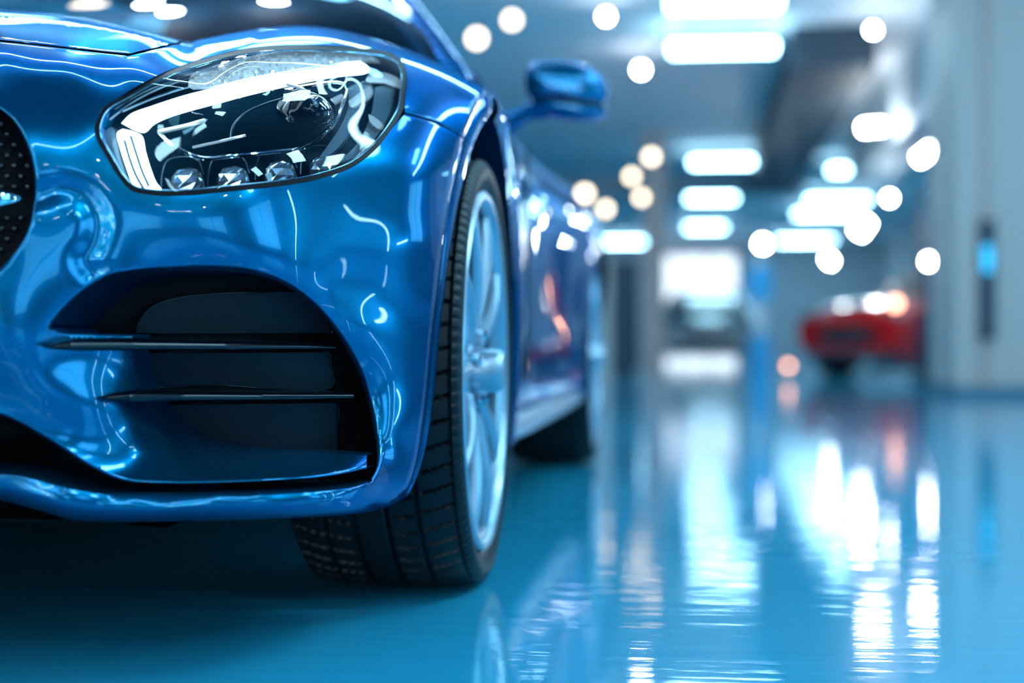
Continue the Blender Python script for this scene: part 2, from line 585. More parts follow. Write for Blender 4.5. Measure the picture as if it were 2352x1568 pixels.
splitter_segs = [
    ([(848, 1102), (800, 1115), (600, 1127), (330, 1130), (230, 1126), (150, 1112), (80, 1093), (0, 1082), (-200, 1075), (-500, 1090), (-1195, 1100)], {'roll': (9, 0.03), 'ret': (BACK, 0.10)}),
    ([(-1195, 1100), (-1195, 1160)], {'sp': 20}),
    ([(-1195, 1160), (-500, 1150), (-200, 1135), (0, 1149), (100, 1175), (160, 1192), (220, 1198), (500, 1195), (700, 1188), (820, 1180), (868, 1172)], {'roll': (36, 0.055), 'ret': (BACK, 0.25)}),
    ([(868, 1172), (848, 1102)], {}),
]
fender_segs = [
    (CREST[:3], {'roll': (8, 0.008)}),
    (CREST[2:5], {'roll': (18, 0.04)}),
    (CREST[4:], {'roll': (34, 0.11)}),
    ([(1118, 205), (1100, 240), (1080, 285), (1063, 326)], {'roll': (14, 0.022)}),
    ([(1063, 314), (1010, 283), (960, 266), (930, 258)], {'roll': (6, 0.006), 'ret': (BACK, 0.03)}),
    (([(930, 258)] + HL_TOP[2:-1][::-1]), {'ret': (BACK, 0.05)}),
    ([(234, 247), (240, 190), (292, 128)], {}),
]
HOOD_TOP = [(-1195, -30), (-500, -12), (-200, 8), (0, 22), (100, 30), (190, 42), (300, 65), (400, 89), (438, 98)]
hood_segs = [
    (HOOD_TOP, {'roll': (16, 0.12), 'sp': 7}),
    ([(438, 98), (430, 94), (340, 113), (292, 124)], {}),
    ([(292, 124), (250, 120), (150, 108), (0, 92), (-200, 78), (-500, 66), (-1195, 58)], {'roll': (5, 0.006), 'ret': (BACK, 0.03), 'sp': 8}),
    ([(-1195, 58), (-1195, -30)], {'sp': 20}),
]
for sg_ in (bumper_segs, splitter_segs, fender_segs, hood_segs):
    add_rolls(sg_)

bumper = patch('front_bumper', bumper_segs, 'paint', car, step=9, mirror=True, clampx=XC, label='blue front bumper with a wide side air intake')
splitter = patch('front_splitter', splitter_segs, 'paint', car, step=8, mirror=True, clampx=XC, label='thin blue lip along the bottom of the bumper')
fender = patch('front_fender', fender_segs, 'paint', car, step=8)
hood = patch('hood', hood_segs, 'paint', car, step=9, mirror=True, clampx=XC)

def edge3d(pts, sp=6.0):
    q = cr(pts, sp)
    return P(q[:, 0], q[:, 1], D(q))

# hood and fender skins behind their crests, running back to the windscreen base
def skin_back(name, E, target, parent, lab=None, mid_drop=0.0, n=14, mirror=False):
    G = []
    for t in np.linspace(0, 1, n):
        G.append(E * (1 - t) + target * t + np.array([0, 0, 1.0]) * mid_drop * math.sin(math.pi * t))
    mb = MB().grid(G)
    if mirror:
        g = np.array(G); g[..., 0] = 2 * XC - g[..., 0]
        mb.grid(g[:, ::-1])
    return mb.build(name, 'paint', parent, sharp=None)

E = edge3d(HOOD_TOP, 12)
E[:, 0] = np.maximum(E[:, 0], XC)
tg = E.copy(); tg[:, 1] = 3.0 - 0.12 * (1 - (E[:, 0] - XC) / 0.8) ** 1; tg[:, 2] = np.minimum(E[:, 2] + 0.045, 0.885)
skin_back('hood_top', E, tg, hood, mirror=True, mid_drop=0.006)
E = edge3d(CREST, 8)
tg = E.copy()
s_ = np.linspace(0, 1, len(E))
tg[:, 1] = 3.08
tg[:, 0] = E[:, 0] + np.interp(s_, [0, 1], [0.06, -0.03])
tg[:, 2] = np.interp(s_, [0, 0.3, 0.7, 1], [0.86, 0.87, 0.86, 0.79])
skin_back('fender_top', E, tg, fender, mid_drop=0.004)
CREST_END, CREST_TG = E[-1], tg[-1]

# ---- wheel-arch flare on the car's flank
fl = [((930, 1140), (933, 1142), .010), ((945, 1112), (950, 1115), .014), ((962, 1060), (970, 1064), .020), ((975, 990), (987, 993), .025), ((988, 880), (1000, 883), .028),
      ((1000, 740), (1013, 743), .030), ((1018, 580), (1032, 583), .032), ((1038, 440), (1055, 446), .036), ((1062, 331), (1081, 350), .05),
      ((1080, 285), (1094, 313), .05), ((1100, 240), (1109, 285), .05), ((1118, 205), (1125, 275), .01)]
O_px = cr([a for a, b, c in fl], 9)
tt = np.linspace(0, len(fl) - 1, len(O_px))
L_px = cr([b for a, b, c in fl], 9)
def resample(A, n):
    A = np.asarray(A, float)
    s = np.r_[0, np.cumsum(np.linalg.norm(np.diff(A, axis=0), axis=1))]
    return np.stack([np.interp(np.linspace(0, s[-1], n), s, A[:, i]) for i in range(A.shape[1])], 1)
nO = 60
O_px = np.vstack([resample(np.array([fl[i][0], fl[i + 1][0]], float), 8)[:-1] for i in range(len(fl) - 1)] + [[fl[-1][0]]])
L_px = np.vstack([resample(np.array([fl[i][1], fl[i + 1][1]], float), 8)[:-1] for i in range(len(fl) - 1)] + [[fl[-1][1]]])
O_px = np.array([np.mean(O_px[max(0, i - 3):i + 4], 0) if 3 < i < len(O_px) - 4 else O_px[i] for i in range(len(O_px))])
L_px = np.array([np.mean(L_px[max(0, i - 3):i + 4], 0) if 3 < i < len(L_px) - 4 else L_px[i] for i in range(len(L_px))])
off = np.interp(np.linspace(0, len(fl) - 1, len(O_px)), range(len(fl)), [c for a, b, c in fl])
O3 = P(O_px[:, 0], O_px[:, 1], D(O_px))
L3 = P(L_px[:, 0], L_px[:, 1], D(O_px) + off)
# rear half of the arch, in the car's own measures
th = np.radians(np.linspace(88, -22, 46))
ARC_C = (2.6, 0.345)
LIP_R = np.stack([np.interp(np.linspace(0, 1, 46), [0, .3, 1], [-0.314, -0.316, -0.325]), ARC_C[0] + 0.392 * np.cos(th), ARC_C[1] + 0.392 * np.sin(th)], 1)
OUT_R = resample(cr([tuple(CREST_END), (-0.327, 2.78, 0.795), (-0.35, 3.08, 0.785)], 0.02).tolist() + cr([(-0.335, 3.08, 0.74), (-0.322, 3.08, 0.6), (-0.324, 3.08, 0.4), (-0.345, 3.08, 0.2)], 0.02).tolist(), 46)
OO, LL = np.vstack([O3, OUT_R[1:]]), np.vstack([L3, LIP_R[1:]])
G = []
for k, s in enumerate(np.linspace(0, 1, 9)):
    b = 0.012 * math.sin(math.pi * s)
    wgt = np.clip((np.arange(len(OO)) - 50) / 30.0, 0.12, 1)
    row = OO * (1 - s) + LL * s
    row[:, 0] += b * wgt
    G.append(row)
G.append(LL + [-0.010, 0.004, 0.0])
G.append(LL + [-0.05, 0.006, 0.0])
MB().grid(G).build('wheel_arch', 'paint', fender, sharp=70)

# dark liner inside the arch and black belly pan
MB().lathe_x((-0.36, 2.6, 0.345), [(0, 0.41), (-0.40, 0.41), (-0.40, 0.05)], 40, math.radians(-20), math.radians(172)).build('wheel_liner', 'black_matte', car)
pan = MB()
prof = [(1.88, 0.175), (2.15, 0.135), (3.0, 0.13), (4.6, 0.13), (5.6, 0.16), (6.3, 0.25)]
G = [[(x, y, z) for y, z in prof] for x in (XC - 0.86, XC - 0.4, XC, XC + 0.4, XC + 0.58)]
pan.grid(G).build('belly_pan', 'black_matte', car)

# ---- wheels
def make_wheel(loc, width, R=0.338, rimR=0.284, label=None):
    w = bpy.data.objects.new('wheel', None)
    COL.objects.link(w)
    w.parent = car
    w.location = Vector(loc) - Vector((XC, 2.6, 0))
    if label:
        w['label'] = label
    c = np.array(loc)
    # tyre: tread with lengthwise channels and slanted cross grooves
    n = 768
    xs = np.concatenate([[-0.016, -0.006, 0.001, 0.003, 0.001, -0.004, -0.010], np.linspace(-0.016, -width + 0.016, 84), [-width + 0.008, -width, -width + 0.006, -width + 0.016]])
    rs = np.concatenate([[rimR - 0.006, rimR + 0.004, rimR + 0.017, rimR + 0.028, rimR + 0.038, rimR + 0.045, R - 0.006], np.full(84, R), [R - 0.01, rimR + 0.03, rimR + 0.006, rimR - 0.006]])
    tr = np.zeros(len(xs), bool); tr[7:91] = True
    sx = (xs - xs[7]) / (xs[90] - xs[7])                  # 0 outer shoulder .. 1 inner
    rs = np.where(tr, R - 0.010 * np.abs(2 * sx - 1) ** 5, rs)
    chan = np.zeros(len(xs))
    for cpos in (0.22, 0.42, 0.62, 0.82):
        chan = np.maximum(chan, np.clip(1.4 - np.abs(sx - cpos) / 0.012, 0, 1))
    A = np.arange(n) * 2 * math.pi / n
    G = np.zeros((n, len(xs), 3))
    pitch = 62
    for i, a in enumerate(A):
        ph = (a / (2 * math.pi) * pitch + 1.0 * np.abs(sx - 0.32) ** 0.8 * 1.6) % 1.0
        lat = np.clip(1.5 - np.abs(ph - 0.5) / 0.055, 0, 1) * (tr & ((sx < 0.19) | ((sx > 0.25) & (sx < 0.39)) | (sx > 0.66)))
        sipe = np.clip(1.2 - np.abs((ph * 2 % 1.0) - 0.5) / 0.05, 0, 1) * 0.0
        dep = np.where(tr, 0.0065 * np.maximum(chan, lat), 0)
        # serrated shoulder
        sh = np.zeros(len(xs)); sh[4:7] = 0.0022 * (np.sin(a * pitch * 2) > 0.2)
        r = rs - dep - sh
        G[i, :, 0] = c[0] + xs
        G[i, :, 1] = c[1] + r * math.cos(a)
        G[i, :, 2] = c[2] + r * math.sin(a)
    MB().grid(G, close_u=True).build('tyre', 'rubber', w, sharp=28, loc=c)
    # rim: barrel, outer lip and hub face
    MB().lathe_x(c, [(-0.02, rimR - 0.012), (-0.05, rimR - 0.022), (-width + 0.04, rimR - 0.03), (-width + 0.04, 0.02)], 72).build('rim_barrel', 'barrel', w, loc=c)
    lip = MB().lathe_x(c, [(-0.014, rimR - 0.004), (-0.004, rimR - 0.001), (0.001, rimR - 0.006), (0.000, rimR - 0.014), (-0.010, rimR - 0.02), (-0.03, rimR - 0.022)], 96)
    lip.lathe_x(c, [(-0.08, 0.085), (-0.036, 0.083), (-0.024, 0.07), (-0.024, 0.045), (-0.03, 0.0)], 48)
    lip.build('rim', 'silver', w, loc=c)
    for k in range(5):
        a0 = math.radians(-90 + 72 * k)
        m = MB()
        half = []
        for s in np.linspace(0, 1, 16):
            r = 0.068 + (rimR - 0.03 - 0.068) * s
            hw = 0.024 + 0.052 * s ** 0.8
            half.append((r, hw, -0.03 + 0.012 * s + 0.010 * math.sin(math.pi * s)))
        def pt(r, t, x):
            return (c[0] + x, c[1] + r * math.cos(a0) - t * math.sin(a0), c[2] + r * math.sin(a0) + t * math.cos(a0))
        arc = [(rimR - 0.03 + 0.010 * math.sin(q), 0.076 * math.cos(q), -0.018) for q in np.linspace(0.15, math.pi - 0.15, 9)]
        path = [pt(*h) for h in half] + [pt(*q) for q in arc] + [pt(r, -t, x) for r, t, x in half[::-1]]
        rad = np.interp(np.linspace(0, 1, len(path)), [0, .4, .5, .6, 1], [0.016, 0.0105, 0.0115, 0.0105, 0.016])
        m.tube(path, rad, 10)
        m.build('spoke', 'silver', w, loc=c)
    cap = MB().lathe_x(c, [(-0.03, 0.036), (0.018, 0.034), (0.026, 0.028), (0.028, 0.0)], 40)
    cap.build('hub_cap', 'silver', w, loc=c)
    for k in range(5):
        a = math.radians(-54 + 72 * k)
        MB().lathe_x((c[0], c[1] + 0.056 * math.cos(a), c[2] + 0.056 * math.sin(a)), [(-0.03, 0.011), (-0.006, 0.011), (-0.002, 0.007), (-0.002, 0.0)], 6).build('wheel_nut', 'chrome', w, loc=c)
    d = MB().lathe_x(c, [(-0.105, 0.08), (-0.105, 0.205), (-0.135, 0.205), (-0.135, 0.08)], 64)
    d.build('brake_disc', 'disc', w, loc=c)
    G = [[(c[0] + x, c[1] + r * math.cos(a), c[2] + r * math.sin(a)) for x, r in ((-0.085, 0.13), (-0.078, 0.17), (-0.085, 0.215), (-0.15, 0.215))] for a in np.radians(np.linspace(140, 205, 14))]
    MB().grid(G).build('brake_caliper', 'lamp_grey', w, loc=c)
    return w

def copy_tree(o, parent=None):
    c = o.copy(); COL.objects.link(c)
    if parent is not None:
        c.parent = parent
    for ch in list(o.children):
        copy_tree(ch, c)
    return c

fw = make_wheel((-0.321, 2.60, 0.338), 0.262, label='front wheel with silver twin spokes and a low black tyre')
rw = copy_tree(fw)
rw.location = fw.location + Vector((0.018, 2.63, 0))
rw['label'] = 'rear wheel, its dark tyre showing below the body'
for w_, yo in ((fw, 0), (rw, 0)):
    q = copy_tree(w_)
    q.scale = (-1, 1, 1)
    q.location.x = -w_.location.x
    if 'label' in q:
        del q['label']

# ---- side air intake: black backing, three dark screens, two blades
DB = RBF([(60, 760, 1.93), (120, 700, 1.93), (300, 600, 1.99), (500, 595, 2.03), (700, 640, 2.08), (870, 800, 2.17), (900, 1100, 2.22), (300, 780, 1.99), (330, 960, 2.05), (500, 1070, 2.09), (700, 1100, 2.13), (600, 850, 2.07)])
intake = patch('air_intake', [([(96, 752), (140, 690), (200, 640), (300, 605), (500, 600), (650, 632), (760, 715), (850, 850), (890, 1000), (893, 1100), (840, 1108), (600, 1075), (430, 1030), (330, 960), (280, 830), (270, 790), (96, 752)], {})],
               'black_matte', car, Df=DB, step=22)
SCREENS = [[(312, 765), (320, 737), (345, 708), (385, 690), (440, 679), (520, 673), (600, 671), (690, 672), (722, 690), (747, 725), (762, 765)],
           [(318, 812), (328, 850), (340, 881), (500, 884), (764, 886), (760, 840), (752, 808)],
           [(372, 930), (395, 962), (440, 993), (500, 1014), (600, 1028), (770, 1034), (774, 980), (772, 925)]]
for sc_ in SCREENS:
    patch('screen_panel', [(sc_, {}), ([sc_[-1], sc_[0]], {})], 'mesh_dark', intake, Df=lambda Q: DB(Q) - 0.016, step=16)
    q = cr(sc_ + [sc_[0]], 8)
    MB().tube(P(q[:, 0], q[:, 1], DB(q) - 0.017), 0.0007, 6).build('screen_rim', 'black_gloss', intake)

def blade(xs, ys, ds, th0, chord):
    """a flat blade with a rounded leading edge"""
    q = cr(list(zip(xs, ys)), 6)
    dd = np.interp(q[:, 0], xs, ds)
    G = []
    for i, (p, d) in enumerate(zip(q, dd)):
        s = i / (len(q) - 1)
        k = min(1.0, 0.12 + (s / 0.12) ** 0.6) if s < 0.12 else 1.0
        t = th0 * k * (1 - 0.35 * s)
        c = P(p[0], p[1], d)
        G.append([c + np.array([0, y * chord * (0.35 + 0.65 * k), z * t]) for y, z in ((1, 0.95), (.55, 1.0), (.2, .9), (.05, .55), (0, 0.1), (0.01, -.25), (0.06, -.5), (.3, -.6), (1, -.3))])
    return MB().grid(G, close_v=True).build('blade', 'black_gloss', intake, sharp=60)
blade([100, 160, 310, 520, 772], [797, 795, 794, 795, 796], [1.800, 1.812, 1.865, 1.93, 2.07], 0.0098, 0.085)
blade([230, 300, 420, 600, 812], [914, 913, 912, 912, 911], [1.852, 1.868, 1.92, 1.98, 2.08], 0.0085, 0.07)

# ---- grille with its studs and the chrome bar of the badge
grille = patch('radiator_grille', [(GRILLE, {'sp': 12}), ([(-1195, 742), (-1195, 160)], {'sp': 20})], 'black_matte', car, Df=lambda Q: S(Q) + 0.05, step=30, mirror=True, clampx=XC)
stud = None
r_ = random.Random(3)
for j in range(14):
    for i in range(9):
        px = 64 - 31 * i + (15 if j % 2 else 0); py = 285 + 24 * j
        if 440 < py < 480:
            continue
        if not inside(np.array([[px + 10.0, py]]), cr(GRILLE + [GRILLE[0]], 10))[0]:
            continue
        c = P(px, py, S([[px, py]])[0] + 0.036)
        if stud is None:
            stud = MB().ellipsoid(c, (0.0050, 0.004, 0.0042), 12, 8).build('grille_stud', 'black_gloss', grille, loc=c)
        else:
            k = stud.copy(); COL.objects.link(k); k.parent = grille
            k.location = Vector(c) - origin_of(grille)
G = []
for s in np.linspace(0, 1, 40):
    px = 56 - 330 * s
    k = min(1, (s / 0.16) ** 0.55) if s < 0.16 else 1
    c = P(px, 457, S([[px, 457]])[0] + 0.010 + 0.01 * (1 - k))
    G.append([c + np.array([0, -0.008 * k * math.cos(a), 0.0095 * k * math.sin(a)]) for a in np.linspace(0, 2 * math.pi, 16, endpoint=False)])
MB().grid(G, close_v=True).build('badge_bar', 'chrome', grille, sharp=70)

# ---- headlight
HLO = [(221, 322)] + HL_TOP[1:-1] + HL_BOT
def inset(L, k):
    L = np.asarray(L, float)
    a = cr(list(L), 6)
    t = np.roll(a, -1, 0) - np.roll(a, 1, 0)
    t[0] = a[1] - a[-2]; t[-1] = t[0]
    t /= np.linalg.norm(t, axis=1)[:, None] + 1e-9
    n = np.stack([-t[:, 1], t[:, 0]], 1) * np.sign(area(a))
    return a + n * k
SL = lambda off: (lambda Q: S(Q) + off)
lens_px = inset(HLO, 2.5)
head = patch('headlight', [(HLO, {})], 'lamp_bowl', car, Df=lambda Q: S(Q) + 0.075, step=18, label='swept-back headlight with glowing hook-shaped daytime strip')
# side walls of the housing
q = cr(HLO, 7)
G = [P(q[:, 0], q[:, 1], S(q) + t) for t in (0.012, 0.045, 0.080)]
MB().grid(G).build('housing_wall', 'lamp_bowl', head)
# gasket ring and light trim line
a, b = inset(HLO, 0.5), inset(HLO, 12)
G = [P(a[:, 0], a[:, 1], S(a) + 0.010), P(a[:, 0], a[:, 1], S(a) + 0.003), P(b[:, 0], b[:, 1], S(b) + 0.003), P(b[:, 0], b[:, 1], S(b) + 0.012)]
MB().grid(G).build('gasket', 'gasket', head)
b = inset(HLO, 13)
MB().tube(P(b[:, 0], b[:, 1], S(b) + 0.004), 0.0009, 6).build('trim_line', 'trim_line', head)
lens_o = inset(HLO, 11)
patch('lens_cover', [(list(map(tuple, lens_o[::3])) + [tuple(lens_o[0])], {})], 'lens_glass', head, Df=SL(0.003), step=12)

def bar(name, poly, m, off, depth, label=None, closed=True, step=9, roll=None):
    o = {'ret': (BACK, depth)}
    sg = [(poly + [poly[0]], dict(o, smooth=True))]
    return patch(name, sg, m, head, Df=SL(off), step=step, label=label)
# hook-shaped daytime running light
DRL_TOP = [(279, 283), (300, 262), (350, 243), (420, 220), (486, 203), (570, 184), (656, 168), (750, 153), (830, 143), (841, 150), (838, 161), (760, 172), (690, 185), (622, 200), (550, 217), (486, 234), (420, 251), (370, 267), (340, 282), (318, 300)]
DRL_LOW = [(282, 296), (312, 306), (322, 345), (334, 385), (346, 415), (358, 432), (330, 436), (306, 424), (294, 395), (276, 340), (269, 305)]
patch('daytime_strip', [(DRL_TOP + [DRL_TOP[0]], {'ret': (BACK, 0.02)})], 'drl', head, Df=SL(0.022), step=7, label='glowing white upper strip of the headlight hook')
patch('daytime_strip', [(DRL_LOW + [DRL_LOW[0]], {'ret': (BACK, 0.02)})], 'drl', head, Df=SL(0.020), step=7, label='glowing white lower arm of the headlight hook')
for pts in ([(300, 312), (312, 350), (326, 392), (342, 428)], [(286, 322), (297, 362), (312, 402), (330, 434)]):
    px_tube(mb := MB(), pts, 0.017, 0.0016, 8); mb.build('strip_rib', 'lamp_grey', head)
# outer guide left of the lower arm
bar('light_guide', [(240, 300), (258, 292), (266, 320), (276, 362), (292, 410), (300, 430), (282, 415), (262, 378), (248, 340)], 'lamp_grey', 0.03, 0.02)
# crystal band above the strip
CRY = [(432, 200), (438, 174), (490, 152), (554, 134), (620, 121), (690, 113), (750, 109), (800, 111), (840, 119), (868, 139), (840, 139), (750, 148), (656, 163), (560, 181), (486, 198)]
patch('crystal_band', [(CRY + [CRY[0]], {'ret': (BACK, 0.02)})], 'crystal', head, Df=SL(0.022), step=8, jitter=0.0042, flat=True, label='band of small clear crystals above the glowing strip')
for pts in ([(262, 252), (330, 212), (400, 184), (470, 158), (540, 137)], [(280, 256), (350, 226), (420, 203), (432, 200)], [(250, 275), (300, 238), (372, 200), (432, 180)]):
    px_tube(mb := MB(), pts, 0.03, 0.0016, 8); mb.build('reflector_rib', 'lamp_grey', head)
# projector recess: chrome loop, dark bowl, glass ball with ring
LOOP = [(364, 305), (390, 330), (430, 352), (468, 364), (540, 358), (620, 350), (690, 341), (735, 318), (770, 280), (788, 235), (796, 205), (785, 192), (760, 190), (700, 198), (652, 207)]
px_tube(mb := MB(), LOOP, 0.026, 0.0024, 10); mb.build('projector_loop', 'chrome', head, label='thin chrome loop around the projector')
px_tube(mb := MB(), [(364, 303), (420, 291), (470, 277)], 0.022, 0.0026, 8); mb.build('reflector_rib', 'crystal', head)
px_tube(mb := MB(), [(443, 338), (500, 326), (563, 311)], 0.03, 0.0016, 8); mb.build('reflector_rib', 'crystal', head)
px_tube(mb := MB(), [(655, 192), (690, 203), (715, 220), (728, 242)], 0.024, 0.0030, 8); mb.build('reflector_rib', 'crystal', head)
px_tube(mb := MB(), [(530, 318), (535, 290), (560, 262), (610, 238), (700, 214)], 0.034, 0.0016, 8); mb.build('reflector_rib', 'lamp_grey', head)
pc = P(690, 268, S([[690, 268]])[0] + 0.072)
MB().ellipsoid(pc, (0.043, 0.026, 0.034), 32, 20).build('projector_lens', 'projector_glass', head, label='round glass projector lens')
MB().ellipsoid(pc + np.array([0, 0.022, 0]), (0.046, 0.018, 0.037), 32, 20).build('projector_socket', 'lamp_bowl', head)
# curved bright reflectors at the outer end
REF = [([(800, 200), (842, 186), (856, 205), (838, 240), (806, 300), (770, 345), (728, 372), (752, 335), (782, 290), (800, 245)], 'reflector_grey', .036),
       ([(862, 200), (900, 196), (908, 215), (892, 265), (858, 322), (812, 362), (780, 372), (820, 330), (850, 270)], 'reflector_grey', .040),
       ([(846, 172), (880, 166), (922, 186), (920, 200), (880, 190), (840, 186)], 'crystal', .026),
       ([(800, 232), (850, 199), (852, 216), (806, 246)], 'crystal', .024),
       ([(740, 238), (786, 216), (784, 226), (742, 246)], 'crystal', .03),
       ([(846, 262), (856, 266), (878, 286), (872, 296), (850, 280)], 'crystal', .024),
       ([(836, 302), (846, 306), (840, 328), (826, 344), (832, 322)], 'crystal', .024)]
for pl, m_, of in REF:
    bar('reflector', pl, m_, of, 0.012, step=10)
# four faceted LED blocks along the bottom
for (px, py, w, h) in ((421, 409, 37, 27), (527, 405, 36, 27), (636, 392, 36, 26), (735, 380, 31, 25)):
    d0 = S([[px, py]])[0] + 0.030
    rows = []
    for b, (kk, zz, yy) in enumerate(((1.0, -1.0, 0.0), (1.0, -0.35, -.1), (0.92, 0.25, -.1), (0.68, 0.78, 0.1), (0.32, 1.0, 0.4))):
        ring = []
        for a in range(10):
            t = a * 2 * math.pi / 10 + (0.31 if b % 2 else 0)
            cx_, sy_ = math.copysign(abs(math.cos(t)) ** 0.7, math.cos(t)), math.copysign(abs(math.sin(t)) ** 0.7, math.sin(t))
            ring.append(P(px + w * kk * cx_, py - h * zz, d0) + np.array([0, 0.018 * (1 + kk * sy_ * 0.9) + yy * 0.01, 0]))
        rows.append(ring)
    mb = MB().grid(rows, close_v=True)
    k = len(mb.v); mb.f.append(list(range(k - 10, k)))
    mb.build('led_block', 'led_crystal', head, smooth=False)
    px_tube(mb := MB(), [(px - w - 14, py + h - 4), (px - w - 12, py - 8), (px - w + 2, py - h - 14), (px + w - 6, py - h - 16), (px + w + 10, py - 6)], 0.05, 0.0012, 6)
    mb.build('led_frame', 'lamp_grey', head)

# ---- greenhouse
BASE = [(XC, 2.90, .895), (-1.0, 2.93, .893), (-.7, 3.01, .885), (-.50, 3.09, .872), (-.43, 3.14, .862)]
TOPL = [(XC, 3.80, 1.255), (-1.05, 3.80, 1.25), (-.86, 3.82, 1.235), (-.755, 3.85, 1.215), (-.70, 3.87, 1.19)]
REAR = [(XC, 4.75, 1.29), (-1.05, 4.75, 1.285), (-.88, 4.74, 1.27), (-.79, 4.72, 1.25), (-.74, 4.70, 1.225)]
TAIL = [(XC, 5.85, 1.02), (-1.05, 5.83, 1.015), (-.88, 5.78, 1.0), (-.75, 5.7, .985), (-.66, 5.62, .965)]
def loft(name, A, B, m, bow=0.0, n=14, lab=None):
    A, B = resample(cr(A, .03), 20), resample(cr(B, .03), 20)
    G = np.array([A * (1 - t) + B * t + np.array([0, 0, bow * math.sin(math.pi * t)]) for t in np.linspace(0, 1, n)])
    G2 = G[:, ::-1].copy(); G2[..., 0] = 2 * XC - G2[..., 0]
    G = np.concatenate([G2[:, :-1], G], 1)
    return MB().grid(G).build(name, m, car, sharp=None, label=lab)
loft('windscreen', BASE, TOPL, 'dark_glass', 0.03)
loft('roof_panel', TOPL, REAR, 'dark_glass', 0.03)
loft('rear_window', REAR, TAIL, 'dark_glass', 0.03)
loft('tail_deck', TAIL, [(XC, 6.3, .93), (-1.05, 6.28, .93), (-.88, 6.22, .92), (-.75, 6.14, .91), (-.64, 6.02, .90)], 'paint', 0.01)
loft('rear_panel', [(XC, 6.3, .93), (-1.05, 6.28, .93), (-.88, 6.22, .92), (-.75, 6.14, .91), (-.64, 6.02, .90)], [(XC, 6.28, .25), (-1.05, 6.26, .25), (-.8, 6.2, .25), (-.6, 6.12, .25), (-.5, 6.02, .25)], 'paint', 0.0)
loft('dashboard', [(XC, 2.95, .88), (-1.0, 2.98, .88), (-.7, 3.06, .875), (-.55, 3.12, .865), (-.5, 3.16, .855)], [(XC, 3.45, .90), (-1.0, 3.45, .90), (-.8, 3.45, .89), (-.6, 3.45, .87), (-.52, 3.45, .84)], 'black_matte', 0.01)
loft('cabin_floor', [(XC, 3.45, .90), (-1.0, 3.45, .90), (-.8, 3.45, .89), (-.6, 3.45, .87), (-.52, 3.45, .84)], [(XC, 5.7, .75), (-1.0, 5.7, .75), (-.8, 5.6, .75), (-.7, 5.6, .75), (-.62, 5.6, .75)], 'black_matte', -0.4)
# pillar beside the windscreen, running on as the roof rail
rail = cr([(-.395, 3.06, .845), (-.435, 3.16, .868), (-.545, 3.45, 1.005), (-.64, 3.70, 1.125), (-.70, 3.88, 1.195), (-.74, 4.3, 1.232), (-.745, 4.72, 1.228), (-.70, 5.2, 1.10), (-.64, 5.65, .96)], .03)
rad = np.interp(np.linspace(0, 1, len(rail)), [0, .08, .35, .6, 1], [.018, .034, .036, .03, .03])
MB().tube(rail, rad, 16).build('roof_pillar', 'paint', car, label='slanting blue pillar beside the windscreen')
belt = [(-.415, 3.12, .855), (-.47, 3.5, .875), (-.50, 4.0, .885), (-.52, 4.6, .895), (-.57, 5.3, .91), (-.62, 5.62, .93)]
A, B = resample(cr(belt, .03), 24), resample(rail[3:], 24)
MB().grid([A * (1 - t) + B * t for t in np.linspace(0, 1, 8)]).build('side_window', 'dark_glass', car, sharp=None)

# flank from the front arch to the tail, with the rear arch cut out
ZL = [.20, .26, .33, .45, .58, .68, .76, .83, .87, .90]
ST = [(3.08, [-.345, -.333, -.326, -.324, -.322, -.325, -.335, -.36, -.39, -.41]),
      (3.25, [-.37, -.350, -.345, -.347, -.345, -.342, -.348, -.37, -.405, -.43]),
      (3.5, [-.40, -.365, -.357, -.364, -.362, -.357, -.36, -.385, -.43, -.465]),
      (4.0, [-.40, -.362, -.352, -.365, -.362, -.355, -.362, -.392, -.445, -.495]),
      (4.5, [-.385, -.345, -.335, -.342, -.333, -.326, -.34, -.378, -.44, -.51]),
      (4.9, [-.365, -.322, -.308, -.300, -.291, -.290, -.306, -.352, -.43, -.53]),
      (5.25, [-.36, -.315, -.300, -.290, -.280, -.281, -.300, -.350, -.43, -.55]),
      (5.6, [-.37, -.325, -.310, -.300, -.290, -.292, -.315, -.37, -.46, -.60]),
      (6.02, [-.45, -.43, -.41, -.40, -.40, -.41, -.43, -.47, -.54, -.64])]
prof = np.array([resample(cr([(z, x) for z, x in zip(ZL, X)], .02), 44) for _, X in ST])      # station, 44, (z,x)
ys = np.linspace(3.08, 6.02, 120)
rows = []
for y in ys:
    k = np.array([s for s, _ in ST])
    i = min(max(np.searchsorted(k, y) - 1, 0), len(k) - 2)
    t = (y - k[i]) / (k[i + 1] - k[i])
    p0, p1, p2, p3 = (prof[min(max(i + e, 0), len(k) - 1)] for e in (-1, 0, 1, 2))
    m1, m2 = (p2 - p0) / 2, (p3 - p1) / 2
    pr = (2 * t**3 - 3 * t**2 + 1) * p1 + (t**3 - 2 * t**2 + t) * m1 + (-2 * t**3 + 3 * t**2) * p2 + (t**3 - t**2) * m2
    rows.append(np.stack([pr[:, 1], np.full(44, y), pr[:, 0]], 1))
mb = MB().grid(rows)
V = np.array(mb.v)
RC = np.array([5.23, .345])
dist = np.linalg.norm(V[:, 1:] - RC, axis=1)
near = np.abs(dist - .385) < .022
V[near, 1:] = RC + (V[near, 1:] - RC) / dist[near, None] * .385
dist = np.linalg.norm(V[:, 1:] - RC, axis=1)
FF = [f for f in mb.f if not all(dist[i] < .3855 for i in f)]
flank = mk('body_side', V, FF, 'paint', car)
aa = np.radians(np.linspace(-18, 198, 60))
MB().tube([(-.30 - .02 * abs(math.cos(t)), RC[0] + .386 * math.cos(t), RC[1] + .386 * math.sin(t)) for t in aa], .007, 8).build('arch_lip', 'paint', flank)
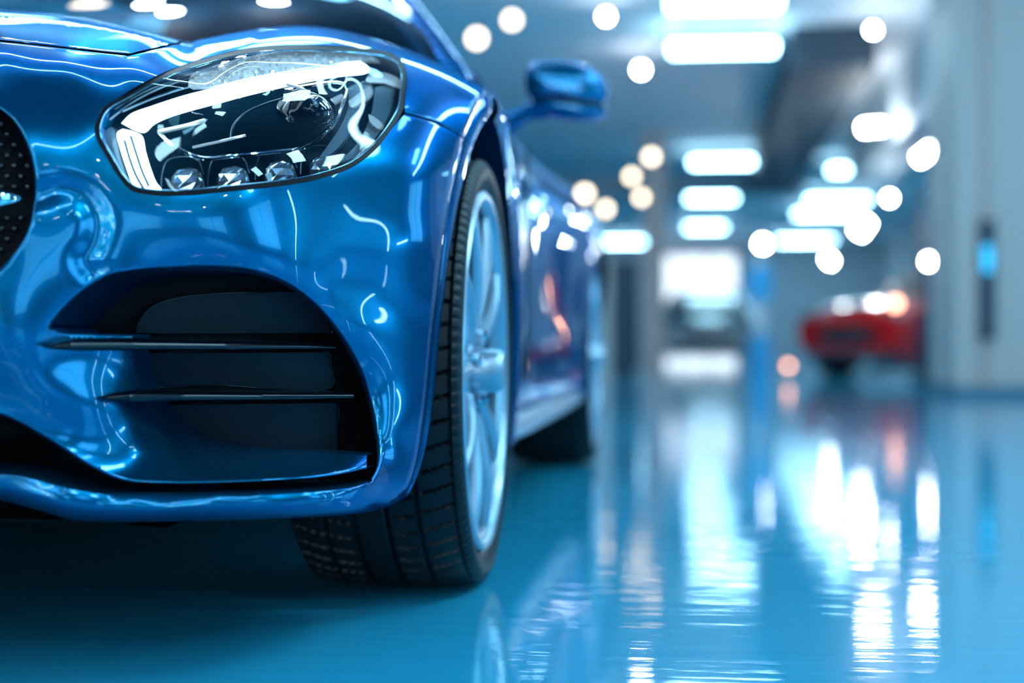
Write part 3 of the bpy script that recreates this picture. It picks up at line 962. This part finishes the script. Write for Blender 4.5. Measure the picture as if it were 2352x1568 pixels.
MB().lathe_x((-.34, 5.23, .345), [(0, .40), (-.40, .40), (-.40, .05)], 40, math.radians(-20), math.radians(200)).build('wheel_liner', 'black_matte', car)
# door shut lines, vent and handle on the flank
MB().tube([(-.352, 3.56, z) for z in np.linspace(.3, .8, 12)], .004, 6).build('door_gap', 'black_gloss', flank)
G = [[(-.338 + b, 3.16 + .18 * u, .50 + .16 * v) for u in np.linspace(0, 1, 4)] for v, b in ((0, 0), (.33, .004), (.66, .004), (1, 0))]
MB().grid(G).build('side_vent', 'black_gloss', flank)
MB().tube([(-.350, 4.2, .70), (-.328, 4.24, .702), (-.325, 4.38, .704), (-.345, 4.42, .705)], .009, 8).build('door_handle', 'silver', flank)
MB().tube([(-.368, 3.1, .215), (-.372, 3.6, .205), (-.365, 4.4, .21), (-.345, 4.86, .225)], .026, 10).build('side_skirt', 'silver', flank, label='light metallic side skirt')

# door mirror
mc = at_y(1302, 212, 3.66)
def shell(c, r, e=0.75, z0=-1, z1=1):
    G = []
    for b in np.linspace(-math.pi / 2, math.pi / 2, 18):
        row = []
        for a in np.linspace(0, 2 * math.pi, 28, endpoint=False):
            f = lambda v: math.copysign(abs(v) ** e, v)
            x, y, z = f(math.cos(a)) * f(math.cos(b)), f(math.sin(a)) * f(math.cos(b)), f(math.sin(b))
            tip = 1 - 0.30 * max(0, x) ** 2
            row.append((c[0] + r[0] * x, c[1] + r[1] * y, c[2] + r[2] * z * tip - 0.012 * x))
        G.append(row)
    return G
MB().grid(shell(mc + [0, 0, .012], (.094, .060, .056)), close_v=True).build('mirror_shell', 'paint', car, sharp=None, label='blue door mirror housing')
MB().grid(shell(mc + [0.004, .01, -.034], (.084, .055, .026)), close_v=True).build('mirror_foot', 'paint', car, sharp=None)
MB().grid(shell(mc + [0.002, .0, -.022], (.085, .057, .012)), close_v=True).build('mirror_gap', 'black_gloss', car, sharp=None)
MB().tube([(-.435, 3.72, .845), (-.405, 3.71, .875), (-.365, 3.69, .895), (-.32, 3.68, .90)], [.024, .020, .018, .02], 10).build('mirror_arm', 'paint', car)

# body panels of the far flank
for o_ in (fender, flank):
    q = copy_tree(o_)
    q.scale = (-1, 1, 1)

# ================================================================== THE HALL
CEIL = 3.4
def struct(o):
    o['kind'] = 'structure'
    return o
XL, XR, Y0, Y1 = -16.0, 5.6, -46.0, 50.0
mat('floor_coat', (0.026, 0.44, 0.68), rough=0.04, spec=0.5)
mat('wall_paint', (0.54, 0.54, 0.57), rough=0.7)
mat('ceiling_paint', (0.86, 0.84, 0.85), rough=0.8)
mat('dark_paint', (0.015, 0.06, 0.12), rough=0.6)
mat('bulkhead_paint', (0.74, 0.84, 0.90), rough=0.5)
mat('white_paint', (0.66, 0.51, 0.47), rough=0.5)
mat('duct_dark', (0.02, 0.045, 0.07), rough=0.6)
mat('navy', (0.004, 0.03, 0.07), rough=0.45)
mat('blue_board', (0.0, 0.30, 0.58), rough=0.4)
mat('plinth', (0.08, 0.20, 0.28), rough=0.5)
mat('red_paint', (0.75, 0.012, 0.010), metallic=0.2, rough=0.25, coat=1.0)
mat('grey_paint', (0.12, 0.17, 0.2), metallic=0.5, rough=0.3, coat=1.0)
mat('car_black', (0.006, 0.008, 0.012), metallic=0.2, rough=0.25, coat=1.0)
mat('steel', (0.3, 0.4, 0.48), metallic=0.8, rough=0.35)
glass('window_glass', (0.2, 0.3, 0.36), 0.9)
mat('lamp_white', (0.9, 0.95, 1), emit=(0.42, 0.80, 1.0), strength=24)
mat('lamp_blue', (0.9, 0.95, 1), emit=(0.22, 0.68, 1.0), strength=11)
mat('spot_white', (0.9, 0.95, 1), emit=(0.86, 0.97, 1.0), strength=110)
mat('spot_warm', (1, 0.9, 0.75), emit=(1.0, 0.80, 0.55), strength=8)
mat('signal_orange', (1, 0.5, 0.3), emit=(1.0, 0.42, 0.24), strength=9)
mat('daylight', (1, 1, 1), emit=(0.93, 0.96, 1.0), strength=1.3)
mat('daylight_side', (1, 1, 1), emit=(0.05, 0.66, 1.0), strength=2.1)  # cyan glow of the added side panels, not daylight
mat('blue_glow', (0.1, 0.6, 0.9), emit=(0.0, 0.45, 0.8), strength=1.2)
mat('lamp_case', (0.25, 0.32, 0.38), rough=0.4, metallic=0.5)

# poured floor with a fine crosswise ripple
m = MATS['floor_coat']
nt = m.node_tree
b = nt.nodes['Principled BSDF']
tc = nt.nodes.new('ShaderNodeTexCoord')
def noise(scale, mp, detail):
    mpn = nt.nodes.new('ShaderNodeMapping'); mpn.inputs['Scale'].default_value = mp
    nz = nt.nodes.new('ShaderNodeTexNoise'); nz.inputs['Scale'].default_value = scale; nz.inputs['Detail'].default_value = detail
    nt.links.new(tc.outputs['Object'], mpn.inputs['Vector']); nt.links.new(mpn.outputs['Vector'], nz.inputs['Vector'])
    return nz
n1 = noise(1.0, (3.0, 19.0, 1), 3.0)
n2 = noise(1.0, (0.5, 1.6, 1), 2.0)
bp = nt.nodes.new('ShaderNodeBump'); bp.inputs['Strength'].default_value = 0.5; bp.inputs['Distance'].default_value = 0.0016
nt.links.new(n1.outputs['Fac'], bp.inputs['Height'])
nt.links.new(bp.outputs['Normal'], b.inputs['Normal'])
rp = nt.nodes.new('ShaderNodeMapRange')
rp.inputs['To Min'].default_value = 0.03; rp.inputs['To Max'].default_value = 0.07
nt.links.new(n2.outputs['Fac'], rp.inputs['Value']); nt.links.new(rp.outputs['Result'], b.inputs['Roughness'])

struct(MB().box(XL, XR, Y0, Y1, -0.12, 0).build('floor', 'floor_coat', smooth=False))
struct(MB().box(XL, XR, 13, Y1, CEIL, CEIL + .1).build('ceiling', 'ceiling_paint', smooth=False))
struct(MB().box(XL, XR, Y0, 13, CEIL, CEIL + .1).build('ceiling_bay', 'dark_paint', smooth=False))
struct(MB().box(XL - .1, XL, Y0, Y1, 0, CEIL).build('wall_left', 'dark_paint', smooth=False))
struct(MB().box(XR, XR + .1, 13, Y1, 0, CEIL).build('wall_right', 'wall_paint', smooth=False))
# right wall beside the blue car: dark panels with added glow panels, framed like windows, between
GLOW_SPANS = [(-6.2, -3.4), (-0.7, 1.7), (7.6, 10.6)]  # unseen panels, added for the soft glow on the car's paint
mb, y_ = MB(), Y0
for a_, b_ in GLOW_SPANS:
    mb.box(XR, XR + .1, y_, a_, 0, CEIL).box(XR, XR + .1, a_, b_, 0, .8).box(XR, XR + .1, a_, b_, 3.0, CEIL)
    y_ = b_
mb.box(XR, XR + .1, y_, 13, 0, CEIL)
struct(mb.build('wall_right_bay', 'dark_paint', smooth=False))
for k, (a_, b_) in enumerate(GLOW_SPANS):
    w_ = struct(MB().box(XR + .05, XR + .08, a_, b_, .8, 3.0).build('window_%d' % (k + 2), 'daylight_side', smooth=False))
    f_ = MB()
    for y in (a_, (a_ + b_) / 2 - .025, b_ - .05):
        f_.box(XR - .02, XR + .05, y, y + .05, .8, 3.0)
    f_.box(XR - .02, XR + .05, a_, b_, .8, .85).box(XR - .02, XR + .05, a_, b_, 2.95, 3.0).build('window_frame', 'lamp_case', w_, smooth=False)
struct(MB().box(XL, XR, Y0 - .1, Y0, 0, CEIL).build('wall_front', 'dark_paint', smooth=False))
# back wall with a tall daylight opening
wb = MB().box(XL, -1.35, Y1, Y1 + .1, 0, CEIL).box(1.35, XR, Y1, Y1 + .1, 0, CEIL).box(-1.35, 1.35, Y1, Y1 + .1, 2.95, CEIL)
struct(wb.build('wall_back', 'wall_paint', smooth=False))
win = struct(MB().box(-1.35, 1.35, Y1 + .02, Y1 + .06, 0.15, 2.95).build('window_1', 'daylight', smooth=False))
fr = MB()
for x in (-1.35, -0.45, 0.45, 1.29):
    fr.box(x, x + .06, Y1 - .02, Y1 + .02, 0, 2.95)
fr.box(-1.35, 1.35, Y1 - .02, Y1 + .02, 0, .15)
fr.build('window_frame', 'white_paint', win, smooth=False)

# ceiling beams, light bulkhead and dark duct along the right side
struct(MB().box(2.2, 2.7, 13.2, 24, 2.58, CEIL).build('trim_1', 'bulkhead_paint', smooth=False))
duct = tag(MB().box(0.95, 1.75, 16, 30, 3.0, CEIL).build('ceiling_duct', 'duct_dark', smooth=False), 'dark square ventilation duct under the ceiling beside the light bulkhead', 'duct')
struct(MB().box(XL, 2.05, 30.5, 31.2, 3.1, CEIL).build('trim_2', 'wall_paint', smooth=False))

# white wall pier on the right with its plinth, slot and glowing spot
px_ = lambda px, y: at_y(px, 784, y)[0]
pier = struct(MB().box(px_(2192, 12), px_(2192, 12) + .16, 12, 13.2, 0, CEIL).box(px_(2192, 12) + .24, px_(2192, 12) + 1.6, 12, 13.2, 0, CEIL)
       .box(px_(2192, 12) + .16, px_(2192, 12) + .24, 12.05, 13.2, 0, CEIL).build('wall_pier', 'white_paint', smooth=False))
tag(pier, 'white wall pier at the right edge of the hall', 'pillar')
MB().box(px_(2188, 12), px_(2192, 12) + 1.61, 11.96, 13.22, 0, .07).build('plinth', 'plinth', pier, smooth=False)
x_ = px_(2250, 12)
sl = tag(MB().box(x_, x_ + .10, 11.955, 12.0, at_y(2260, 780, 12)[2], at_y(2260, 505, 12)[2]).build('wall_panel', 'navy', smooth=False), 'narrow dark upright panel on the white pier', 'panel')
MB().box(x_ + .015, x_ + .075, 11.94, 11.956, at_y(2260, 625, 12)[2], at_y(2260, 565, 12)[2]).build('screen', 'blue_glow', sl, smooth=False, label='small blue lit screen')
# dark windows high on the right, behind the bulkhead
struct(MB().box(2.76, 3.6, 15.0, 15.2, 2.05, 2.85).build('wall_right_panel', 'duct_dark', smooth=False))

# ---- vehicle lift: dark blue column beside the red car
def lift(px0, px1, y, ztop, name, label, cat):
    x0, x1 = px_(px0, y), px_(px1, y)
    t = thing(name, label, cat, ((x0 + x1) / 2, y, 0))
    MB().box(x0, x1, y - .15, y + .25, .04, ztop).build('column', 'navy', t, smooth=False)
    MB().box(x0 - .08, x1 + .08, y - .25, y + .35, 0, .04).build('base_plate', 'duct_dark', t, smooth=False)
    MB().box(x0 + .04, x0 + .04 + (x1 - x0) * .4, y - .17, y - .15, ztop - .35, ztop - .03).build('sign_plate', 'blue_board', t, smooth=False)
    MB().box(x1 - .10, x1, y - .19, y - .15, .25, ztop - .5).build('slider', 'blue_board', t, smooth=False)
    MB().box(x0 - .5, x0 + .1, y - .3, y - .2, .12, .2).build('lift_arm', 'duct_dark', t, smooth=False)
    return t
lift(2118, 2192, 16.0, 1.82, 'car_lift', 'tall dark blue lift column between the red car and the white pier', 'car lift')

# blue post with a sign, middle distance
y = 16.9
x0, x1 = px_(1722, y), px_(1768, y)
post = thing('sign_post', 'slim blue post carrying a square blue sign near the hall centre', 'sign post', ((x0 + x1) / 2, y, 0))
MB().box(x0 + .06, x1 - .06, y, y + .1, .03, 1.25).build('post', 'steel', post, smooth=False)
MB().box(x0 - .03, x1 + .03, y - .03, y, at_y(1745, 690, y)[2], at_y(1745, 612, y)[2]).build('sign_panel', 'blue_board', post, smooth=False)
MB().box(x0, x1, y - .02, y + .12, .0, at_y(1745, 770, y)[2]).build('pedestal', 'blue_board', post, smooth=False)
# dark cabinet and pale column behind the blue car
y = 19.0
x0, x1 = px_(1400, y), px_(1466, y)
cab = thing('tall_cabinet', 'tall dark cabinet standing behind the tail of the blue car', 'cabinet', ((x0 + x1) / 2, y, 0))
MB().box(x0, x1, y, y + .5, .08, at_y(1430, 598, y)[2]).build('body', 'duct_dark', cab, smooth=False)
MB().box(x0 + .02, (x0 + x1) / 2 - .005, y - .02, y, .12, at_y(1430, 604, y)[2]).build('door', 'duct_dark', cab, smooth=False)
MB().box((x0 + x1) / 2 + .005, x1 - .02, y - .02, y, .12, at_y(1430, 604, y)[2]).build('door', 'duct_dark', cab, smooth=False)
MB().box(x0 + .03, x1 - .03, y + .03, y + .47, 0, .08).build('plinth', 'navy', cab, smooth=False)
y = 14.0
MBx = MB().box(px_(1362, y), px_(1402, y), y, y + .15, 0, 1.1)
tag(MBx.build('pale_column', 'white_paint', smooth=False), 'slim pale blue column just behind the tail of the blue car', 'column')
y = 24.0
struct(MB().box(px_(1478, y), px_(1528, y), y, y + .3, 0, CEIL).build('wall_column', 'white_paint', smooth=False))

# ---- cars in the distance: lofted body with glasshouse, wheels and lamps
def far_car(name, label, loc, rotz, paint, L=4.3, Wd=1.8, Ht=1.32):
    t = thing(name, label, 'car', loc)
    t.rotation_euler = (0, 0, rotz)
    R = Matrix.Rotation(rotz, 3, 'Z')
    def put(nm, mb, m_, parent=t, **k):
        o = mk(nm, mb.v, mb.f, m_, None, True, None, (0, 0, 0), sharp=40, **k)
        o.parent = parent
        return o
    prof = [(-.5, .30, .62), (-.47, .20, .70), (-.36, .17, .80), (-.20, .16, .88), (0, .16, .92), (.2, .16, .95), (.38, .17, .95), (.48, .22, .90), (.5, .34, .74)]
    G = []
    for x, z0, z1 in prof:
        w = Wd / 2 * (1 - 1.6 * max(0, abs(x) - .38))
        G.append([(x * L, -w * .9, z0), (x * L, -w, (z0 + z1) * .5), (x * L, -w * .96, z1 * .93), (x * L, -w * .82, z1), (x * L, 0, z1 + .03), (x * L, w * .82, z1), (x * L, w * .96, z1 * .93), (x * L, w, (z0 + z1) * .5), (x * L, w * .9, z0)])
    mb = MB().grid(G, close_v=True)
    mb.f.append(list(range(9))); mb.f.append(list(range(72, 81))[::-1])
    put('body', mb, paint)
    gh = [(-.22, .88, .88, .74), (-.06, 1.0, Ht, .62), (.12, 1.0, Ht + .02, .62), (.28, 1.0, Ht - .1, .62), (.42, .95, .95, .70)]
    G = [[(x * L, -Wd / 2 * w0, .9), (x * L, -Wd / 2 * w, z), (x * L, Wd / 2 * w, z), (x * L, Wd / 2 * w0, .9)] for x, w0, z, w in gh]
    put('windows', MB().grid(G), 'car_black')
    G = [[(x * L, -Wd / 2 * w * .98, z + .012), (x * L, 0, z + .03), (x * L, Wd / 2 * w * .98, z + .012)] for x, w0, z, w in gh[1:4]]
    put('roof', MB().grid(G), paint)
    for sx in (-.31, .30):
        for sy in (-1, 1):
            c = (sx * L, sy * Wd / 2, .33)
            k = MB()
            for prof_, in (([(-.1, .2), (-.1, .33), (.1, .33), (.1, .2)],),):
                A = np.linspace(0, 2 * math.pi, 24, endpoint=False)
                k.grid([[(c[0] + r * math.cos(a), c[1] + xx, c[2] + r * math.sin(a)) for xx, r in prof_] for a in A], close_u=True)
            wl = put('wheel', k, 'rubber')
            k = MB(); A = np.linspace(0, 2 * math.pi, 24, endpoint=False)
            k.grid([[(c[0] + r * math.cos(a), c[1] + xx, c[2] + r * math.sin(a)) for xx, r in ((-.085, .01), (-.085, .2), (.085, .2), (.085, .01))] for a in A], close_u=True)
            put('rim', k, 'steel', wl)
    for sy in (-1, 1):
        put('headlamp', MB().ellipsoid((-.475 * L, sy * Wd * .33, .63), (.08, .2, .07), 12, 8), 'lamp_grey')
    put('front_grille', MB().ellipsoid((-.5 * L, 0, .45), (.03, .5, .10), 14, 8), 'car_black')
    return t

far_car('red_car', 'bright red car parked beside the dark blue lift column', (3.17, 18.92, 0), math.radians(40), 'red_paint', L=4.1)
far_car('grey_car', 'dark grey car far back under the bright window', (0.25, 31.0, 0), math.radians(90), 'grey_paint')

# ---- lamps
STRIP_Z = CEIL - 0.24
def strip(x, y, w, label, d=0.34, m_='lamp_white', group='strip lights along the hall'):
    """suspended strip: a diffuser that shines all round under a narrow spine"""
    z = STRIP_Z
    t = thing('strip_light', label, 'ceiling light', (x, y, z), group)
    MB().box(x - w / 2 + .05, x + w / 2 - .05, y - d * .41, y + d * .41, z + .05, z + .10).build('casing', 'lamp_case', t, smooth=False)
    MB().box(x - w / 2, x + w / 2, y - d / 2, y + d / 2, z, z + .05).build('diffuser', m_, t, smooth=False)
    for s in (-1, 1):
        MB().tube([(x + s * w * .35, y, z + .1), (x + s * w * .35, y, CEIL)], .008, 6).build('hanger', 'lamp_case', t)
    return t
def sx(px, py, h=STRIP_Z + .02 - CAMZ):
    d = F * h / (CY - py)
    p = P(px, py, d)
    return p[0], p[1]
x, y = sx(1663, 8); strip(x, y, .9, 'broad white strip light at the top, above all others of the middle row')
x, y = sx(1660, 112); strip(x, y, .98, 'broad white strip light second from the top of the middle row')
x, y = sx(1658, 373); strip(x, y, .92, 'white strip light third from the top of the middle row, below the dark duct')
x, y = sx(1634, 456); strip(x, y, .9, 'white strip light fourth in the middle row, next to last')
x, y = sx(1620, 523); strip(x, y, .9, 'white strip light last in the middle row, just above the bright window')
x, y = sx(1435, 556); strip(x, y, 1.25, 'low strip light beside the tail of the blue car')
x, y = sx(1957, 391); strip(x, y, .68, 'short strip light below the oval lamp of the right side')
x, y = sx(1925, 460); strip(x, y, 1.15, 'upper of the three stacked strip lights on the right')
x, y = sx(1890, 492); strip(x, y, 1.15, 'middle of the three stacked strip lights on the right')
x, y = sx(1850, 553); strip(x, y, 1.5, 'lowest of the three stacked strip lights on the right')

# lights over and in front of the blue car (seen as reflections in paint, glass and floor)
def tube_light(p0, p1, r, label, m_='lamp_white'):
    t = thing('tube_light', label, 'ceiling light', ((p0[0] + p1[0]) / 2, (p0[1] + p1[1]) / 2, (p0[2] + p1[2]) / 2), 'tube lights over the blue car')
    MB().tube([p0, p1], r, 10).build('tube', m_, t)
    for p in (p0, p1):
        MB().tube([p, (p[0], p[1], CEIL)], .006, 6).build('hanger', 'lamp_case', t)
    return t
OVER = [(-6.5, 5), (-4.2, 5), (-6.5, 1), (-4.2, 1), (-1.9, 7.2), (-4.2, 9.2), (-6.5, 9), (-5.6, 18), (-6.5, 14), (-.2, -6), (-2.2, -6), (-5, -6), (3.2, 2.0), (2.8, 7.0), (2.8, -4), (.5, 5.5), (-8, 20), (-8.5, 27), (-6.5, 27), (-10, 35), (4.4, 18), (4.6, 15.6)]  # last two added unseen behind the pier to light the red car
for (x, y) in OVER:
    strip(x, y, 1.1, 'white strip light over the blue car', m_='lamp_blue', group='strip lights over the blue car')

LONG = [((-6.5, 4.6, 3.25), (5.0, 4.6, 3.25), .028, 'long white tube light across the hall over the blue car cabin'),
        ((-3.4, -7, 3.2), (-3.4, 1.2, 3.2), .03, 'long white tube light running along the hall left of the blue car nose'),
        ((0.9, -7, 3.2), (0.9, 1.0, 3.2), .03, 'long white tube light running along the hall right of the blue car nose'),
        ((-5.5, -2.4, 3.0), (1.9, -2.4, 3.0), .03, 'long white tube light across the hall in front of the blue car')]
LONG.append(((-6.5, 8.0, 3.2), (5.0, 8.0, 3.2), .045, 'long white tube light across the hall behind the blue car'))
LONG += [((4.8, 2.85, .25), (4.8, 2.85, 2.75), .028, 'upright white tube light on the right wall, level with the blue car nose'),
         ((4.8, 4.45, .25), (4.8, 4.45, 2.3), .028, 'upright white tube light on the right wall, level with the blue car door'),
         ((4.9, 5.1, .62), (4.9, 6.4, .86), .05, 'low slanting tube light on the right wall'),
         ((-2.1, 3.45, 3.2), (-.4, 3.45, 3.2), .018, 'short tube light straight over the blue bonnet')]
for a_ in LONG:
    tube_light(*a_)
for x, y in ((3.4, 0.4), (1.7, 3.2), (2.6, 4.0), (1.9, 1.6)):
    strip(x, y, 1.1, 'white strip light beside the blue car', group='strip lights beside the blue car')

def pendant(px, py, d, r, m_, label, group=None, squash=1.0, tilt=0.0, asp=1.0):
    c = P(px, py, d)
    t = thing('round_lamp', label, 'lamp', tuple(c), group)
    if asp == 1.0:
        MB().ellipsoid(c, (r, r, r), 14, 10).build('bulb', m_, t)
    else:
        a = math.radians(tilt)
        h = r * (asp - 1)
        v = RGT * math.cos(a) * h + UP * math.sin(a) * h
        MB().tube([c - v, c - v * .3, c + v * .3, c + v], r, 12).build('bulb', m_, t)
    top = c + np.array([0, 0, r * .9])
    MB().tube([top, (c[0], c[1], top[2] + .05)], .018, 8).build('socket', 'lamp_case', t)
    if top[2] + .06 < CEIL:
        MB().tube([(c[0], c[1], top[2] + .05), (c[0], c[1], CEIL)], .005, 6).build('cord', 'lamp_case', t)
    return t
PEND = [
 (1392, 38, 14.5, .030, 'spot_white', 'white round lamp high above the door mirror, upper of two'),
 (1472, 160, 17, .035, 'spot_white', 'white round lamp above and right of the door mirror, lower of two'),
 (2005, 69, 15, .028, 'spot_white', 'white round lamp high in front of the light bulkhead'),
 (2043, 455, 22, .03, 'spot_white', 'small white round lamp above the stacked right strip lights'),
 (1752, 560, 24, .055, 'spot_white', 'white round lamp above the blue sign post'),
 (2134, 600, 14.8, .034, 'spot_white', 'white round lamp in front of the dark blue lift column'),
 (1095, 88, 14, .055, 'spot_warm', 'warm round lamp above the windscreen pillar, lower of the two'),
 (1176, 46, 14, .05, 'spot_warm', 'warm round lamp above the windscreen pillar, upper of the two'),
 (1343, 445, 18, .055, 'spot_warm', 'warm round lamp low beside the flank of the blue car, leftmost of five'),
 (1391, 480, 18.2, .045, 'spot_warm', 'lowest of the five warm round lamps beside the blue car'),
 (1451, 405, 18.4, .045, 'spot_warm', 'warm round lamp in the middle of the cluster of five'),
 (1496, 360, 18.6, .05, 'spot_warm', 'topmost of the five warm round lamps, above the cluster'),
 (1473, 453, 18.8, .045, 'spot_warm', 'rightmost low lamp of the five warm round lamps'),
 (985, 105, 12, .02, 'spot_white', 'white round lamp seen beside the windscreen pillar'),
]
for a_ in PEND:
    pendant(*a_)
for a_, tilt, asp in (((2004, 292, 18, .04, 'spot_white', 'oval white lamp above the short strip light on the right'), 5, 3.6),
                      ((2142, 340, 15, .035, 'spot_white', 'slanting oblong white lamp beside the white pier'), 38, 5.6),
                      ((1981, 521, 20, .06, 'spot_white', 'large slanting white lamp right of the stacked strip lights'), 55, 2.4),
                      ((1905, 597, 21, .05, 'spot_white', 'white oval lamp below the stacked strip lights'), 45, 1.5)):
    pendant(*a_, tilt=tilt, asp=asp)
for px, py, d, r, lb in ((2057, 697, 16.6, .05, 'orange marker lamp in front of the red car roof'), (1811, 840, 16.8, .03, 'dim orange marker lamp low at the nose of the red car')):
    pendant(px, py, d, r, 'signal_orange', lb)

for j in range(6):
    for i in range(4):
        strip(-9.5 + 4.2 * i, -15 - 5.5 * j, 1.1, 'white strip light in the hall ahead of the blue car', group='strip lights ahead of the blue car')
r_ = random.Random(11)
for k in range(46):
    x, y, z = r_.uniform(-11, 4.2), -7 - 26 * r_.random() ** 1.3, r_.uniform(0.9, 3.1)
    t = thing('round_lamp', 'small round white lamp in the hall ahead of the blue car', 'lamp', (x, y, z), 'round lamps in the hall ahead of the car')
    rr = .045 + .0035 * abs(y)
    MB().ellipsoid((x, y, z), (rr, rr, rr), 12, 8).build('bulb', 'spot_white', t)
    MB().tube([(x, y, z + rr * .9), (x, y, CEIL)], .006, 6).build('cord', 'lamp_case', t)
DOWN = [(-7.5 + 1.5 * i + (.7 if j % 2 else 0), -9 + 1.7 * j) for j in range(6) for i in range(8)]
for x, y in DOWN:
    if any(abs(x - a) < .8 and abs(y - b) < .5 for a, b in OVER + [(-2.6, -.4), (-1.2, -.4), (-2.6, -1.3), (-1.2, -1.3)]):
        continue
    t = thing('downlight', 'small round ceiling spot in front of the blue car', 'ceiling light', (x, y, CEIL), 'ceiling spots in the front bay')
    MB().lathe_x((0, 0, 0), [(0, .07), (.02, .075), (.03, .05)], 16)
    k = MB()
    A = np.linspace(0, 2 * math.pi, 16, endpoint=False)
    k.grid([[(x + r * math.cos(a), y + r * math.sin(a), z) for r, z in ((.08, CEIL), (.08, CEIL - .03), (.055, CEIL - .03))] for a in A], close_u=True).build('casing', 'lamp_case', t)
    k = MB()
    k.grid([[(x + r * math.cos(a), y + r * math.sin(a), z) for r, z in ((.055, CEIL - .03), (.03, CEIL - .04), (.001, CEIL - .042))] for a in A], close_u=True).build('bulb', 'spot_white', t)

for x, y, r, m_, lb in ((-2.53, 6.25, .085, 'spot_warm', 'warm round lamp over the blue car cabin, mirrored far left in its windscreen'),
                        (-2.2, 6.15, .06, 'spot_white', 'white round lamp over the cabin of the blue car, mirrored left of the windscreen middle'),
                        (-1.98, 5.84, .055, 'spot_white', 'white round lamp over the cabin of the blue car, nearest of the row'),
                        (-1.58, 6.35, .06, 'spot_white', 'white round lamp over the cabin of the blue car, mirrored above the headlight')):
    t = thing('round_lamp', lb, 'lamp', (x, y, 3.2))
    MB().ellipsoid((x, y, 3.2), (r, r, r), 14, 10).build('bulb', m_, t)
    MB().tube([(x, y, 3.2 + r * .9), (x, y, CEIL)], .008, 6).build('cord', 'lamp_case', t)

# world: a dim room fill behind any gap
w = bpy.data.worlds.new('world')
SC.world = w
w.use_nodes = True
w.node_tree.nodes['Background'].inputs['Color'].default_value = (0.10, 0.22, 0.34, 1)
w.node_tree.nodes['Background'].inputs['Strength'].default_value = 0.4

SC.view_settings.view_transform = 'Standard'
SC.view_settings.look = 'None'
SC.view_settings.exposure = 0.2
SC.view_settings.gamma = 1.0
SC.view_settings.use_curve_mapping = False
cy = SC.cycles
cy.max_bounces = 10
cy.transparent_max_bounces = 12
cy.sample_clamp_indirect = 12.0
cy.use_denoising = True
cy.caustics_reflective = False
cy.caustics_refractive = False
